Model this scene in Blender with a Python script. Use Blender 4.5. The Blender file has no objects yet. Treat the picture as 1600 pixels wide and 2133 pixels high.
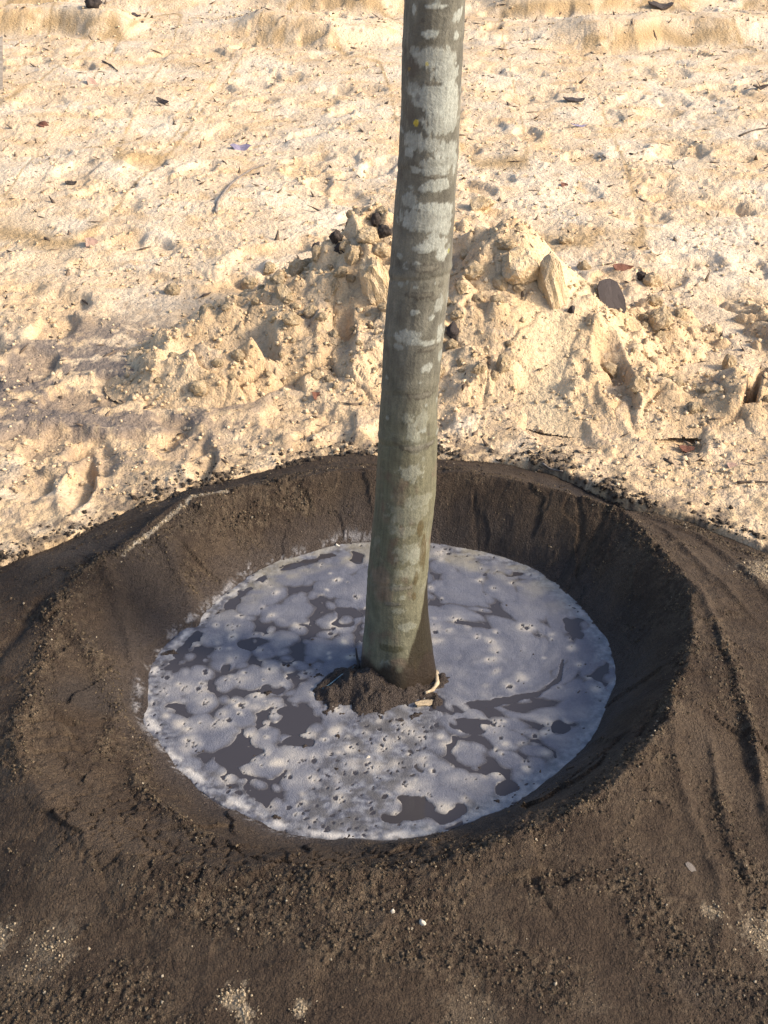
import bpy, math
import numpy as np
from mathutils import Vector, Matrix

# ------------------------------------------------------------------ camera, sky, sun, exposure
scene = bpy.context.scene
COL = scene.collection
CAM_H, PITCH, VFOV = 1.55, math.radians(32.0), math.radians(46.0)
cam_d = bpy.data.cameras.new('camera'); cam = bpy.data.objects.new('camera', cam_d); COL.objects.link(cam)
cam_d.sensor_fit = 'VERTICAL'; cam_d.sensor_height = 24.0
cam_d.lens = 12.0 / math.tan(VFOV / 2)
cam_d.clip_start = 0.05; cam_d.clip_end = 2000
cam.location = (0, 0, CAM_H); cam.rotation_euler = (math.pi / 2 - PITCH, 0, 0)
scene.camera = cam

SUN_E, SUN_A = math.radians(31.0), math.radians(15.0)        # low hazy sun from the right, a little behind the camera
sv = Vector((math.cos(SUN_A) * math.cos(SUN_E), -math.sin(SUN_A) * math.cos(SUN_E), math.sin(SUN_E)))
world = bpy.data.worlds.new('World'); scene.world = world; world.use_nodes = True
wn = world.node_tree.nodes; wl = world.node_tree.links
bg = wn['Background']; sky = wn.new('ShaderNodeTexSky'); sky.sky_type = 'NISHITA'; sky.sun_disc = False
sky.sun_elevation = SUN_E; sky.sun_rotation = math.atan2(sv.x, sv.y)
sky.air_density = 0.75; sky.dust_density = 2.4; sky.ozone_density = 1.0
wl.new(sky.outputs[0], bg.inputs[0]); bg.inputs[1].default_value = 0.15
sun_d = bpy.data.lights.new('sun', 'SUN'); sun_d.energy = 2.7; sun_d.angle = math.radians(12.0); sun_d.color = (1.0, 0.87, 0.70)
sun = bpy.data.objects.new('sun', sun_d); COL.objects.link(sun); sun.rotation_euler = sv.to_track_quat('Z', 'Y').to_euler()
sun.location = (4, -1, 5)
vs = scene.view_settings; vs.view_transform = 'Standard'; vs.look = 'None'; vs.gamma = 1.0; vs.exposure = 0.95
vs.use_curve_mapping = False
scene.cycles.max_bounces = 6; scene.cycles.diffuse_bounces = 3

# ------------------------------------------------------------------ photo survey helpers
FP = 1066.5 / math.tan(VFOV / 2); CP, SP = math.cos(PITCH), math.sin(PITCH)
def ray(px, py):
    a = (np.asarray(px, float) - 800) / FP; b = -(np.asarray(py, float) - 1066.5) / FP
    return a, CP + b * SP, -SP + b * CP
def on_z(px, py, z=0.0):
    dx, dy, dz = ray(px, py); t = (z - CAM_H) / dz
    return dx * t, dy * t
def on_y(px, py, yy):
    dx, dy, dz = ray(px, py); t = yy / dy
    return dx * t, CAM_H + dz * t
def pts_z(P, z=0.0):
    P = np.array(P, float); x, y = on_z(P[:, 0], P[:, 1], z); return np.stack([x, y], 1)

rng = np.random.default_rng(11)
# ------------------------------------------------------------------ noise
_T = np.random.default_rng(77).random((512, 512)); _TC, _TS = np.cos(_T * 6.2831853).astype(np.float32), np.sin(_T * 6.2831853).astype(np.float32)
_TF = _T.ravel(); _TCF, _TSF = _TC.ravel(), _TS.ravel()
def _i(ix, iy, s): return (((ix + s * 73) & 511) << 9) | ((iy + s * 151 + 37) & 511)
def _h(ix, iy, s): return _TF[_i(ix, iy, s)]
def per(x, y, s=0):
    x0 = np.floor(x); y0 = np.floor(y); fx = (x - x0).astype(np.float32); fy = (y - y0).astype(np.float32)
    ix = x0.astype(np.int32); iy = y0.astype(np.int32)
    u = fx * fx * fx * (fx * (fx * 6 - 15) + 10); v = fy * fy * fy * (fy * (fy * 6 - 15) + 10)
    def g(a, b, dx, dy):
        k = _i(a, b, s); return _TCF[k] * dx + _TSF[k] * dy
    n0 = g(ix, iy, fx, fy) * (1 - u) + g(ix + 1, iy, fx - 1, fy) * u
    n1 = g(ix, iy + 1, fx, fy - 1) * (1 - u) + g(ix + 1, iy + 1, fx - 1, fy - 1) * u
    return (n0 * (1 - v) + n1 * v) * 1.5
def fbm(x, y, s=0, o=4, gain=.5, lac=2.03):
    r = 0; a = 1.0; t = 0
    for k in range(o):
        r = r + a * per(x, y, s + 17 * k); t += a; a *= gain; x = x * lac + 3.7; y = y * lac + 9.1
    return r / t
def ridg(x, y, s=0, o=3, gain=.55):
    r = 0; a = 1.0; t = 0
    for k in range(o):
        r = r + a * (1 - 2 * np.abs(per(x, y, s + 13 * k))); t += a; a *= gain; x = x * 2.07 + 5.3; y = y * 2.07 + 1.7
    return r / t
def voro(x, y, s=0):
    """F1, F2 distance, id and offset to nearest point"""
    ix = np.floor(x).astype(np.int32); iy = np.floor(y).astype(np.int32)
    f1 = np.full(x.shape, 9.); f2 = np.full(x.shape, 9.); idd = np.zeros(x.shape); ox = np.zeros(x.shape); oy = np.zeros(x.shape)
    for a in (-1, 0, 1):
        for b in (-1, 0, 1):
            qx = ix + a; qy = iy + b
            dx = x - (qx + _h(qx, qy, s)); dy = y - (qy + _h(qx, qy, s + 5)); d = np.hypot(dx, dy)
            m = d < f1
            f2 = np.where(m, f1, np.minimum(f2, d)); idd = np.where(m, _h(qx, qy, s + 9), idd)
            ox = np.where(m, dx, ox); oy = np.where(m, dy, oy); f1 = np.where(m, d, f1)
    return f1, f2, idd, ox, oy
def sst(a, b, x):
    t = np.clip((x - a) / (b - a), 0, 1); return t * t * (3 - 2 * t)
def mix(a, b, t):
    if np.ndim(a) == 1: a = np.asarray(a)[None, :]
    if np.ndim(b) == 1: b = np.asarray(b)[None, :]
    return a * (1 - t[:, None]) + b * t[:, None]
def dpoly(x, y, P):
    """distance to polyline, and arc parameter 0..1, signed side"""
    best = np.full(x.shape, 1e9); par = np.zeros(x.shape); side = np.zeros(x.shape); n = len(P) - 1
    for i in range(n):
        ax, ay = P[i]; bx, by = P[i + 1]; ux, uy = bx - ax, by - ay; L = ux * ux + uy * uy + 1e-12
        t = np.clip(((x - ax) * ux + (y - ay) * uy) / L, 0, 1)
        d = np.hypot(x - ax - t * ux, y - ay - t * uy); m = d < best
        best = np.where(m, d, best); par = np.where(m, (i + t) / n, par)
        side = np.where(m, np.sign(ux * (y - ay) - uy * (x - ax)), side)
    return best, par, side

def npoly(x, y, P, w):
    """dpoly worked out only near the line; far points get a large distance"""
    P = np.asarray(P); d = np.full(x.shape, 9.); p = np.zeros(x.shape); m = (x > P[:, 0].min() - w) & (x < P[:, 0].max() + w) & (y > P[:, 1].min() - w) & (y < P[:, 1].max() + w)
    if m.any(): d[m], p[m], _ = dpoly(x[m], y[m], P)
    return d, p, None

# ------------------------------------------------------------------ mesh helpers
def tag(o, label=None, cat=None, group=None, kind=None):
    if label: o['label'] = label
    if cat: o['category'] = cat
    if group: o['group'] = group
    if kind: o['kind'] = kind
    return o
def link(name, me, mat, parent=None, smooth=True):
    o = bpy.data.objects.new(name, me); COL.objects.link(o)
    if mat and not me.materials: me.materials.append(mat)
    if smooth: me.polygons.foreach_set('use_smooth', np.ones(len(me.polygons), bool))
    if parent: o.parent = parent
    return o
def raw_mesh(name, V, F, col=None, wet=None):
    V = np.ascontiguousarray(V, np.float32); F = np.ascontiguousarray(F, np.int32); k = F.shape[1]
    me = bpy.data.meshes.new(name)
    me.vertices.add(len(V)); me.vertices.foreach_set('co', V.ravel())
    me.loops.add(F.size); me.loops.foreach_set('vertex_index', F.ravel())
    me.polygons.add(len(F)); me.polygons.foreach_set('loop_start', np.arange(0, F.size, k, dtype=np.int32))
    me.update(calc_edges=True)
    if col is not None:
        a = me.attributes.new('col', 'FLOAT_COLOR', 'POINT')
        c = np.ones((len(V), 4), np.float32); c[:, :3] = np.clip(col, 0, 1); a.data.foreach_set('color', c.ravel())
    if wet is not None:
        a = me.attributes.new('wet', 'FLOAT', 'POINT'); a.data.foreach_set('value', np.ascontiguousarray(wet, np.float32))
    return me
def grid_faces(nr, nc, keep=None):
    i = np.arange((nr - 1) * (nc - 1)); r = i // (nc - 1); c = i % (nc - 1); a = r * nc + c
    F = np.stack([a, a + 1, a + nc + 1, a + nc], 1)
    if keep is not None:
        k = keep.ravel(); F = F[k[F].any(1)]
        used = np.zeros(nr * nc, bool); used[F.ravel()] = True
        mp = np.cumsum(used) - 1; return mp[F], used
    return F, np.ones(nr * nc, bool)
PHI = (1 + 5 ** .5) / 2
ICO_V = np.array([(-1, PHI, 0), (1, PHI, 0), (-1, -PHI, 0), (1, -PHI, 0), (0, -1, PHI), (0, 1, PHI), (0, -1, -PHI), (0, 1, -PHI), (PHI, 0, -1), (PHI, 0, 1), (-PHI, 0, -1), (-PHI, 0, 1)]) / math.hypot(1, PHI)
ICO_F = np.array([(0, 11, 5), (0, 5, 1), (0, 1, 7), (0, 7, 10), (0, 10, 11), (1, 5, 9), (5, 11, 4), (11, 10, 2), (10, 7, 6), (7, 1, 8), (3, 9, 4), (3, 4, 2), (3, 2, 6), (3, 6, 8), (3, 8, 9), (4, 9, 5), (2, 4, 11), (6, 2, 10), (8, 6, 7), (9, 8, 1)])
OCT_V = np.array([(1, 0, 0), (-1, 0, 0), (0, 1, 0), (0, -1, 0), (0, 0, 1), (0, 0, -1)], float)
OCT_F = np.array([(0, 2, 4), (2, 1, 4), (1, 3, 4), (3, 0, 4), (2, 0, 5), (1, 2, 5), (3, 1, 5), (0, 3, 5)])
def crumbs(name, P, S, C, mat, base='oct', jit=.3, flat=(.6, 1.0), long=1.0, wet=None):
    """thousands of little lumps joined in one mesh"""
    BV, BF = (OCT_V, OCT_F) if base == 'oct' else (ICO_V, ICO_F)
    n = len(P); k = len(BV)
    V = np.repeat(BV[None], n, 0) * (1 + rng.uniform(-jit, jit, (n, k, 1)))
    sc = np.stack([rng.uniform(.8, 1.3, n) * rng.uniform(1, long, n), rng.uniform(.7, 1.1, n), rng.uniform(flat[0], flat[1], n)], 1) * S[:, None]
    V = V * sc[:, None, :]
    t = rng.uniform(0, 6.283, n); ct, st = np.cos(t)[:, None], np.sin(t)[:, None]
    tl = rng.normal(0, .45, n); cl, sl = np.cos(tl)[:, None], np.sin(tl)[:, None]
    x, y, z = V[..., 0], V[..., 1], V[..., 2]
    x, z = x * cl - z * sl, x * sl + z * cl
    x, y = x * ct - y * st, x * st + y * ct
    V = np.stack([x, y, z], 2) + P[:, None, :]
    F = (BF[None] + (np.arange(n) * k)[:, None, None]).reshape(-1, 3)
    me = raw_mesh(name, V.reshape(-1, 3), F, np.repeat(C, k, 0), None if wet is None else np.repeat(wet, k))
    return me

# ------------------------------------------------------------------ materials
def nd(nt, t, **kw):
    n = nt.nodes.new(t)
    for k, v in kw.items(): setattr(n, k, v)
    return n
def attr_mat(name, grain=((900, .25),), rough=(.9, .9), bumps=((700, .002),), spec=.3, cells=()):
    """colour from the mesh's own attribute, fine grain and relief from noise"""
    m = bpy.data.materials.new(name); m.use_nodes = True; nt = m.node_tree; L = nt.links; b = nt.nodes['Principled BSDF']
    at = nd(nt, 'ShaderNodeAttribute', attribute_name='col'); tc = nd(nt, 'ShaderNodeTexCoord')
    cur = at.outputs['Color']
    for sc, am in grain:
        n = nd(nt, 'ShaderNodeTexNoise'); n.inputs['Scale'].default_value = sc; n.inputs['Detail'].default_value = 2; n.inputs['Roughness'].default_value = .6
        L.new(tc.outputs['Object'], n.inputs['Vector'])
        mr = nd(nt, 'ShaderNodeMapRange'); mr.inputs[1].default_value = .25; mr.inputs[2].default_value = .75
        mr.inputs[3].default_value = 1 - am; mr.inputs[4].default_value = 1 + am; L.new(n.outputs['Fac'], mr.inputs[0])
        v = nd(nt, 'ShaderNodeVectorMath', operation='SCALE'); L.new(cur, v.inputs[0]); L.new(mr.outputs[0], v.inputs['Scale']); cur = v.outputs[0]
    L.new(cur, b.inputs['Base Color'])
    w = nd(nt, 'ShaderNodeAttribute', attribute_name='wet')
    mr = nd(nt, 'ShaderNodeMapRange'); mr.inputs[3].default_value = rough[0]; mr.inputs[4].default_value = rough[1]
    L.new(w.outputs['Fac'], mr.inputs[0]); L.new(mr.outputs[0], b.inputs['Roughness'])
    b.inputs['Specular IOR Level'].default_value = spec
    nrm = None
    for sc, dist in bumps:
        n = nd(nt, 'ShaderNodeTexNoise'); n.inputs['Scale'].default_value = sc; n.inputs['Detail'].default_value = 3; L.new(tc.outputs['Object'], n.inputs['Vector'])
        bp = nd(nt, 'ShaderNodeBump'); bp.inputs['Strength'].default_value = 1.0; bp.inputs['Distance'].default_value = dist
        L.new(n.outputs['Fac'], bp.inputs['Height'])
        if nrm: L.new(nrm, bp.inputs['Normal'])
        nrm = bp.outputs['Normal']
    for sc, dist in cells:      # angular crumbs
        n = nd(nt, 'ShaderNodeTexVoronoi'); n.inputs['Scale'].default_value = sc; L.new(tc.outputs['Object'], n.inputs['Vector'])
        bp = nd(nt, 'ShaderNodeBump', invert=True); bp.inputs['Strength'].default_value = 1.0; bp.inputs['Distance'].default_value = dist
        L.new(n.outputs['Distance'], bp.inputs['Height']); L.new(nrm, bp.inputs['Normal']); nrm = bp.outputs['Normal']
    if nrm: L.new(nrm, b.inputs['Normal'])
    return m
def plain_mat(name, c, c2=None, sc=60, rough=.8, bump=.001, stretch=(1, 1, 1)):
    m = bpy.data.materials.new(name); m.use_nodes = True; nt = m.node_tree; L = nt.links; b = nt.nodes['Principled BSDF']
    tc = nd(nt, 'ShaderNodeTexCoord'); mp = nd(nt, 'ShaderNodeMapping'); mp.inputs['Scale'].default_value = stretch
    L.new(tc.outputs['Object'], mp.inputs['Vector'])
    n = nd(nt, 'ShaderNodeTexNoise'); n.inputs['Scale'].default_value = sc; n.inputs['Detail'].default_value = 4; L.new(mp.outputs[0], n.inputs['Vector'])
    cr = nd(nt, 'ShaderNodeValToRGB'); cr.color_ramp.elements[0].position = .35; cr.color_ramp.elements[1].position = .68
    cr.color_ramp.elements[0].color = (*c, 1); cr.color_ramp.elements[1].color = (*(c2 or c), 1)
    L.new(n.outputs['Fac'], cr.inputs[0]); L.new(cr.outputs[0], b.inputs['Base Color']); b.inputs['Roughness'].default_value = rough
    b.inputs['Specular IOR Level'].default_value = .3
    bp = nd(nt, 'ShaderNodeBump'); bp.inputs['Distance'].default_value = bump; L.new(n.outputs['Fac'], bp.inputs['Height']); L.new(bp.outputs[0], b.inputs['Normal'])
    return m
M_sand = attr_mat('dry_sand', grain=((380, .20), (110, .14)), rough=(.95, .7), bumps=((150, .0035), (450, .0015)), spec=.12, cells=((60, .0035), (170, .0014)))
M_soil = attr_mat('dark_soil', grain=((600, .42), (150, .20)), rough=(.92, .45), bumps=((240, .0030), (700, .0018)), spec=.22, cells=((230, .0022), (520, .0014)))
M_bark = attr_mat('smooth_bark', grain=((350, .16), (90, .10)), rough=(.8, .5), bumps=((220, .0012), (800, .0006)), spec=.3)
M_foam = attr_mat('foam', grain=((420, .10), (160, .08)), rough=(.65, .5), bumps=((300, .0006),), spec=.2, cells=((330, .0006),))
M_litter = attr_mat('plant_litter', grain=((300, .25),), rough=(.85, .6), bumps=((400, .001),), spec=.2)

# ------------------------------------------------------------------ survey of the basin
POOL = [(770,1128),(900,1130),(1000,1150),(1080,1168),(1180,1235),(1230,1285),(1265,1335),(1285,1400),(1272,1460),(1240,1530),(1180,1600),(1100,1660),(1000,1702),(900,1737),(800,1752),(700,1752),(600,1735),(500,1690),(420,1640),(350,1580),(310,1520),(298,1470),(310,1400),(345,1350),(400,1300),(480,1230),(560,1178),(650,1147)]
CREST = [(780,985),(900,985),(1000,992),(1100,1020),(1200,1045),(1290,1072),(1360,1140),(1420,1205),(1436,1270),(1436,1350),(1402,1450),(1372,1540),(1290,1625),(1200,1692),(1100,1738),(1000,1775),(900,1795),(800,1812),(700,1818),(560,1814),(420,1805),(300,1790),(200,1760),(110,1690),(60,1620),(35,1550),(40,1490),(70,1420),(95,1340),(110,1280),(150,1212),(190,1165),(250,1135),(390,1035),(480,1012),(560,998),(650,985)]
OUTER = [(800,930),(950,935),(1050,945),(1150,965),(1250,1010),(1330,1050),(1450,1075),(1560,1108),(1640,1140),(1900,1220),(2300,1500),(2300,2100),(1900,3000),(800,3600),(-300,3000),(-700,2100),(-600,1500),(-300,1270),(-100,1195),(0,1155),(100,1115),(170,1090),(250,1050),(380,1005),(500,975),(620,945),(700,930)]
pw = pts_z(POOL, 0.0); BC = (pw.max(0) + pw.min(0)) / 2
TH = np.linspace(-math.pi, math.pi, 721)
def polar(P):
    th = np.arctan2(P[:, 1] - BC[1], P[:, 0] - BC[0]); r = np.hypot(P[:, 0] - BC[0], P[:, 1] - BC[1]); o = np.argsort(th); th = th[o]; r = r[o]
    return np.interp(TH, np.r_[th[-1] - 2 * math.pi, th, th[0] + 2 * math.pi], np.r_[r[-1], r, r[0]])
def sm(a, n=5):
    k = np.ones(2 * n + 1) / (2 * n + 1); return np.convolve(np.r_[a[-n - 1:-1], a, a[1:n + 1]], k, 'valid')
RP = sm(polar(pw)); ZC0 = 0.13
RC = sm(polar(pts_z(CREST, ZC0)), 3); SANDZ = 0.05
RO = sm(np.maximum(polar(pts_z(OUTER, SANDZ)), RC + .07)); RC = np.maximum(RC, RP + .05)
ZC = ZC0 + .015 * np.cos(TH) - .012 * np.sin(-TH - .3) * 0
def basin(x, y):
    dx, dy = x - BC[0], y - BC[1]; th = np.arctan2(dy, dx); r = np.hypot(dx, dy)
    return th, r, np.interp(th, TH, RP), np.interp(th, TH, RC), np.interp(th, TH, RO), np.interp(th, TH, ZC)

# trunk survey: row, left edge, right edge in the photograph
TR = np.array([(0,843,970),(100,838,966),(200,833,962),(300,829,956),(400,823,948),(500,815,944),(560,811,943),(600,808,936),(700,802,926),(800,795,916),(900,786,911),(1000,782,909),(1100,775,901),(1200,763,889),(1300,758,892),(1350,757,897),(1400,756,903),(1440,748,912)], float)
TBX, TBY = on_z(830, 1405, .035); TBX = float(TBX); TBY = float(TBY) + .05
tl, tz = on_y(TR[:, 1], TR[:, 0], TBY); trr, _ = on_y(TR[:, 2], TR[:, 0], TBY)
T_Z = tz[::-1]; T_X = ((tl + trr) / 2)[::-1]; T_R = ((trr - tl) / 2)[::-1] * .985

# ridges, grooves and bands on the soil, surveyed on the photograph: (points, height, width)
def W(P, z=.10): return pts_z(P, z)
RIDGES = [(W([(1425,1225),(1480,1320),(1530,1440),(1575,1560),(1590,1650)]), .008, .010),
          (W([(1550,1500),(1575,1590),(1610,1690),(1640,1780)]), .011, .012),
          (W([(1470,1540),(1500,1660),(1532,1765),(1600,1850)]), .007, .008),
          (W([(1395,1490),(1400,1600),(1450,1720),(1500,1810),(1512,1910),(1490,2000)]), .005, .010),
          (W([(1290,1072),(1380,1120),(1480,1220),(1600,1330)]), .007, .010),
          (W([(1350,1060),(1460,1110),(1560,1200),(1650,1290)]), .010, .014),
          (W([(190,1165),(240,1240),(275,1340),(300,1440)], .07), .010, .014),
          (W([(110,1290),(200,1380),(250,1450),(220,1560)], .07), .010, .016),
          (W([(330,1130),(380,1190),(410,1250)], .08), .008, .012),
          (W([(250,1500),(290,1620),(400,1720),(560,1770)], .08), .009, .016),
          (W([(860,1935),(800,1975),(760,2050)], .06), .005, .02)]
GROOVES = [(W([(1190,1075),(1212,1130),(1160,1160),(1090,1205)], .07), .005, .005), (W([(1285,1085),(1240,1130),(1180,1185),(1130,1215)], .07), .005, .006),
           (W([(985,1060),(1005,1130)], .06), .004, .005), (W([(60,1510),(150,1490)], .10), .008, .004), (W([(60,1540),(160,1515)], .10), .008, .004), (W([(70,1570),(170,1540)], .10), .008, .004),
           (W([(1290,1560),(1230,1600),(1150,1640)], .06), .008, .004), (W([(1370,1500),(1330,1545)], .1), .01, .006), (W([(90,1250),(20,1330),(-60,1420)], .1), .010, .02)]
BAND = [(W([(190,1165),(150,1215),(115,1280),(95,1345),(70,1420),(40,1500),(40,1600)], .12), .03), (W([(190,1165),(320,1110),(400,1060),(520,1010),(700,960),(790,950)], .12), .028),
        (W([(900,960),(1050,990),(1200,1035),(1290,1072),(1400,1190),(1432,1270),(1436,1350),(1400,1460),(1340,1580)], .13), .022),
        (W([(1340,1580),(1200,1700),(1050,1765),(900,1800),(700,1835),(500,1850),(330,1850)], .11), .035),
        (W([(110,1290),(200,1380),(250,1450),(220,1560)], .07), .028), (W([(330,1130),(400,1180),(430,1260)], .08), .035), (W([(230,1430),(290,1480),(290,1620),(420,1730)], .08), .022),
        (W([(400,1100),(500,1080),(620,1040)], .08), .04), (W([(300,1900),(500,1930),(700,1900),(900,1930)], .07), .05), (W([(1340,1920),(1400,2000),(1500,2050),(1600,2090)], .05), .06),
        (W([(1100,1890),(1330,1870),(1400,1960)], .06), .03), (W([(1350,1060),(1460,1100),(1600,1150)], .08), .035), (W([(700,2000),(1000,2030),(1150,2060)], .06), .045),
        (W([(0,2110),(150,2120),(300,2100)], .05), .05), (W([(1480,1330),(1530,1440),(1590,1600)], .1), .02), (W([(1500,1660),(1540,1770),(1600,1860)], .1), .025)]
def crumbly(x, y):
    b = np.zeros(x.shape)
    for P, w in BAND:
        d, _, _ = npoly(x, y, P, 2.6 * w); b = np.maximum(b, np.exp(-(d / w) ** 2))
    n = fbm(x * 9, y * 9, 61, 3)
    return np.clip(b * (1.0 + .8 * n) + sst(.12, .5, n) * .45, 0, 1)
SPIT = W([(830,1440),(780,1560),(760,1640),(720,1720)], 0.0)
def H_soil(x, y, fine=True, full=False):
    th, r, rp, rc, ro, zc = basin(x, y)
    wob = fbm(x * 6, y * 6, 3, 2) * .014
    r2 = r + wob * sst(.1, .3, r)
    ti = (r2 - rp) / (rc - rp); to = (r2 - rc) / (ro - rc)
    tic = np.clip(ti, 0, 1)
    hin = zc * (.62 * tic + .38 * np.sin(tic * math.pi / 2))
    hin = np.where(ti < 0, -.055 * sst(0, .45, -ti), hin)
    near = sst(-.1, -.8, np.sin(th))
    zo = .028 + .0 * near
    toc = np.clip(to, 0, 1)
    hout = zo + (zc - zo) * np.where(near > .5, (1 - toc) ** 2.2, (1 - toc) ** (1.1 + 1.1 * near))
    hout = np.where(to > 1, zo - .35 * (to - 1) * (ro - rc), hout)
    h = np.where(r2 < rc, hin, hout)
    h = h + fbm(x * 5, y * 5, 8, 3) * .011 * sst(-.1, .25, ti)
    # the small pedestal left round the trunk and the shallow spit in front of it
    ex, ey = x - TBX, y - TBY
    a = ex + .045; bb = ey + .045
    h = np.maximum(h, .047 * np.exp(-((a / .098) ** 2 + (bb / .062) ** 2)) * 1.15 - .012 + fbm(x * 24, y * 24, 4, 4, .6) * .022 + ridg(x * 60, y * 60, 5, 2) * .004)
    d, p, _ = dpoly(x, y, SPIT); h = np.maximum(h, -.004 - (d / .075) ** 2 * .02 - .014 * p + fbm(x * 25, y * 25, 14, 3) * .006)
    cr = crumbly(x, y); above = sst(-.05, .12, ti)
    # flats left by the spade: tilted facets with small broken steps between them
    f1, f2, idd, ox, oy = voro(x * 8 + .35 * per(x * 14, y * 14, 60), y * 8 + .35 * per(x * 14, y * 14, 62), 63)
    sp_ = above * ((ox * np.cos(idd * 40) + oy * np.sin(idd * 40)) * .008 + (idd - .5) * .0025) * (1 - .85 * sst(0, .2, to)); h = h + sp_
    cr = np.maximum(cr, sst(.10, .02, f2 - f1) * sst(-.1, .3, fbm(x * 11, y * 11, 64, 2)) * .75)
    wr = fbm(x * 28, y * 28, 33, 2) * .006; wg = fbm(x * 60, y * 60, 34, 2) * .006
    for P, am, w in RIDGES:
        d, p, sd = npoly(x, y, P, 3 * w); d = d + wr
        h = h + am * np.exp(-(d / w) ** 2) * sst(0, .12, p) * sst(1.0, .85, p)
    for P, am, w in GROOVES:
        d, p, sd = npoly(x, y, P, 4 * w); d = d + wg
        h = h - am * np.exp(-(d / w) ** 2) * above
    if fine:
        g = ridg(x * 55, y * 55, 21, 3); g2 = per(x * 150, y * 150, 22)
        h = h + above * (cr * (g * .0050 + g2 * .0028) + (1 - cr) * (fbm(x * 34, y * 34, 24, 2) * .0022 + g2 * .0011))
        # drying cracks along the near inner wall
        zone = sst(-.45, -.8, np.sin(th)) * sst(.25, .6, ti) * sst(1.25, .95, ti + .25 * to) * sst(.55, .1, np.cos(th))
        f1, f2, _, _, _ = voro(x * 28 + per(x * 40, y * 40, 70) * .35, y * 20 + per(x * 40, y * 40, 71) * .35, 77)
        h = h - zone * .006 * sst(.10, .0, f2 - f1)
    return (h, ti, to, cr, r2 - rp, th) if full else h

# ------------------------------------------------------------------ sand field
def scoops(P):
    out = []
    for px, py, wpx, hpx, dep, ang in P:
        x, y = on_z(px, py, SANDZ); x2, _ = on_z(px + wpx / 2, py, SANDZ); _, y2 = on_z(px, py - hpx / 2, SANDZ)
        out.append((float(x), float(y), float(x2 - x), float(y2 - y), dep * (1 if py > 560 else .55), ang))
    return out
# footprints, spade cuts and hollows: px, py, width, height, depth, skew of the steep edge
SCOOPS = scoops([(165,1005,60,110,.040,.1),(420,955,60,90,.025,.1),(700,880,90,70,.02,0),(1385,900,150,90,.035,.3),(1420,310,80,55,.030,.2),(560,285,90,40,.022,.2),(250,430,90,40,.02,0),(1450,550,120,60,.025,.2),(1190,400,120,40,.02,0),
    (540,160,90,30,.03,0),(700,330,110,34,.025,.1),(140,380,90,30,.02,0),(310,520,120,40,.03,0),(100,640,180,60,.03,.1),(480,600,120,50,.02,0),(620,420,130,50,.02,0),(1250,240,100,30,.03,0),(1100,200,120,26,.03,0),(1330,450,130,44,.03,0),(1500,430,130,44,.03,0),(1560,320,110,36,.03,0),
    (1010,260,90,30,.03,0),(80,220,120,30,.03,0),(300,250,120,34,.025,0),(430,120,120,22,.03,0),(650,210,110,30,.025,0),(200,810,160,70,.03,0),(60,760,120,60,.025,0),(330,880,150,50,.02,0),(60,1010,100,80,.025,0),(1500,190,130,26,.03,0),(1380,130,120,20,.03,0),(1560,560,100,44,.03,0)])
CRACK = W([(1598,740),(1578,790),(1560,840)], .1)
BANK1 = np.array([on_z(px, py, SANDZ) for px, py in [(-700,75),(-200,90),(0,66),(120,66),(190,76),(260,78),(310,72),(400,84),(480,82),(590,88),(680,98),(780,92),(960,86),(1060,80),(1140,90),(1250,99),(1330,96),(1380,84)]])
BANK2 = np.array([on_z(px, py, SANDZ) for px, py in [(-700,20),(-100,18),(80,14),(200,16),(420,20),(640,20),(760,26),(980,22),(1100,30),(1240,26),(1320,18),(1600,14),(2300,16)]])
FOOT = []
rr = np.random.default_rng(5)
for i in range(420):
    yy = 2.7 + 8.8 * rr.random() ** 1.2; FOOT.append((rr.uniform(-.5, .5) * (yy + .8), yy, rr.uniform(.05, .09), rr.uniform(.09, .15), rr.uniform(.006, .020), rr.uniform(0, 6.28)))
def scoop_h(x, y, L, tot, e0=1.05, e1=.80):
    for cx, cy, a, b, dep, ang in L:
        m = (np.abs(x - cx) < 2.2 * a) & (np.abs(y - cy) < 2.2 * b)
        if not m.any(): continue
        u = (x[m] - cx) / a; v = (y[m] - cy) / b; u = u + ang * v
        d = np.hypot(u, v) + .18 * per(x[m] * 22, y[m] * 22, 41)
        tot[m] -= dep * sst(e0, e1, d) * (.55 + .45 * np.clip(u, -1, 1)) - dep * .15 * np.exp(-((d - 1.2) / .16) ** 2)
    return tot
def foot_h(x, y, tot):
    for cx, cy, a, b, dep, t in FOOT:
        m = (np.abs(x - cx) < .3) & (np.abs(y - cy) < .3)
        if not m.any(): continue
        ex, ey = x[m] - cx, y[m] - cy; u = (ex * math.cos(t) + ey * math.sin(t)) / a; v = (-ex * math.sin(t) + ey * math.cos(t)) / b
        d = np.hypot(u, v) + .25 * per(x[m] * 15, y[m] * 15, 43)
        tot[m] -= dep * sst(1.1, .75, d) - dep * .2 * np.exp(-((d - 1.25) / .2) ** 2)
    return tot
def bank(x, y, P, hgt, back):
    yb = np.interp(x, P[:, 0], P[:, 1]) + .06 * fbm(x * 3, y * 0, 51, 3)
    s = y - yb + .02 * fbm(x * 5, y * 5, 52, 2); a = .25 + .75 * sst(-.25, .25, fbm(x * 1.1 + 4, P[0, 1] + 0 * y, 53, 2)); hgt = hgt * a
    return hgt * (sst(-.04, .22, s) - .9 * sst(.30, back, s)) - .02 * a * np.exp(-((s + .08) / .1) ** 2), s + 9 * (1 - a) ** 3
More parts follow.
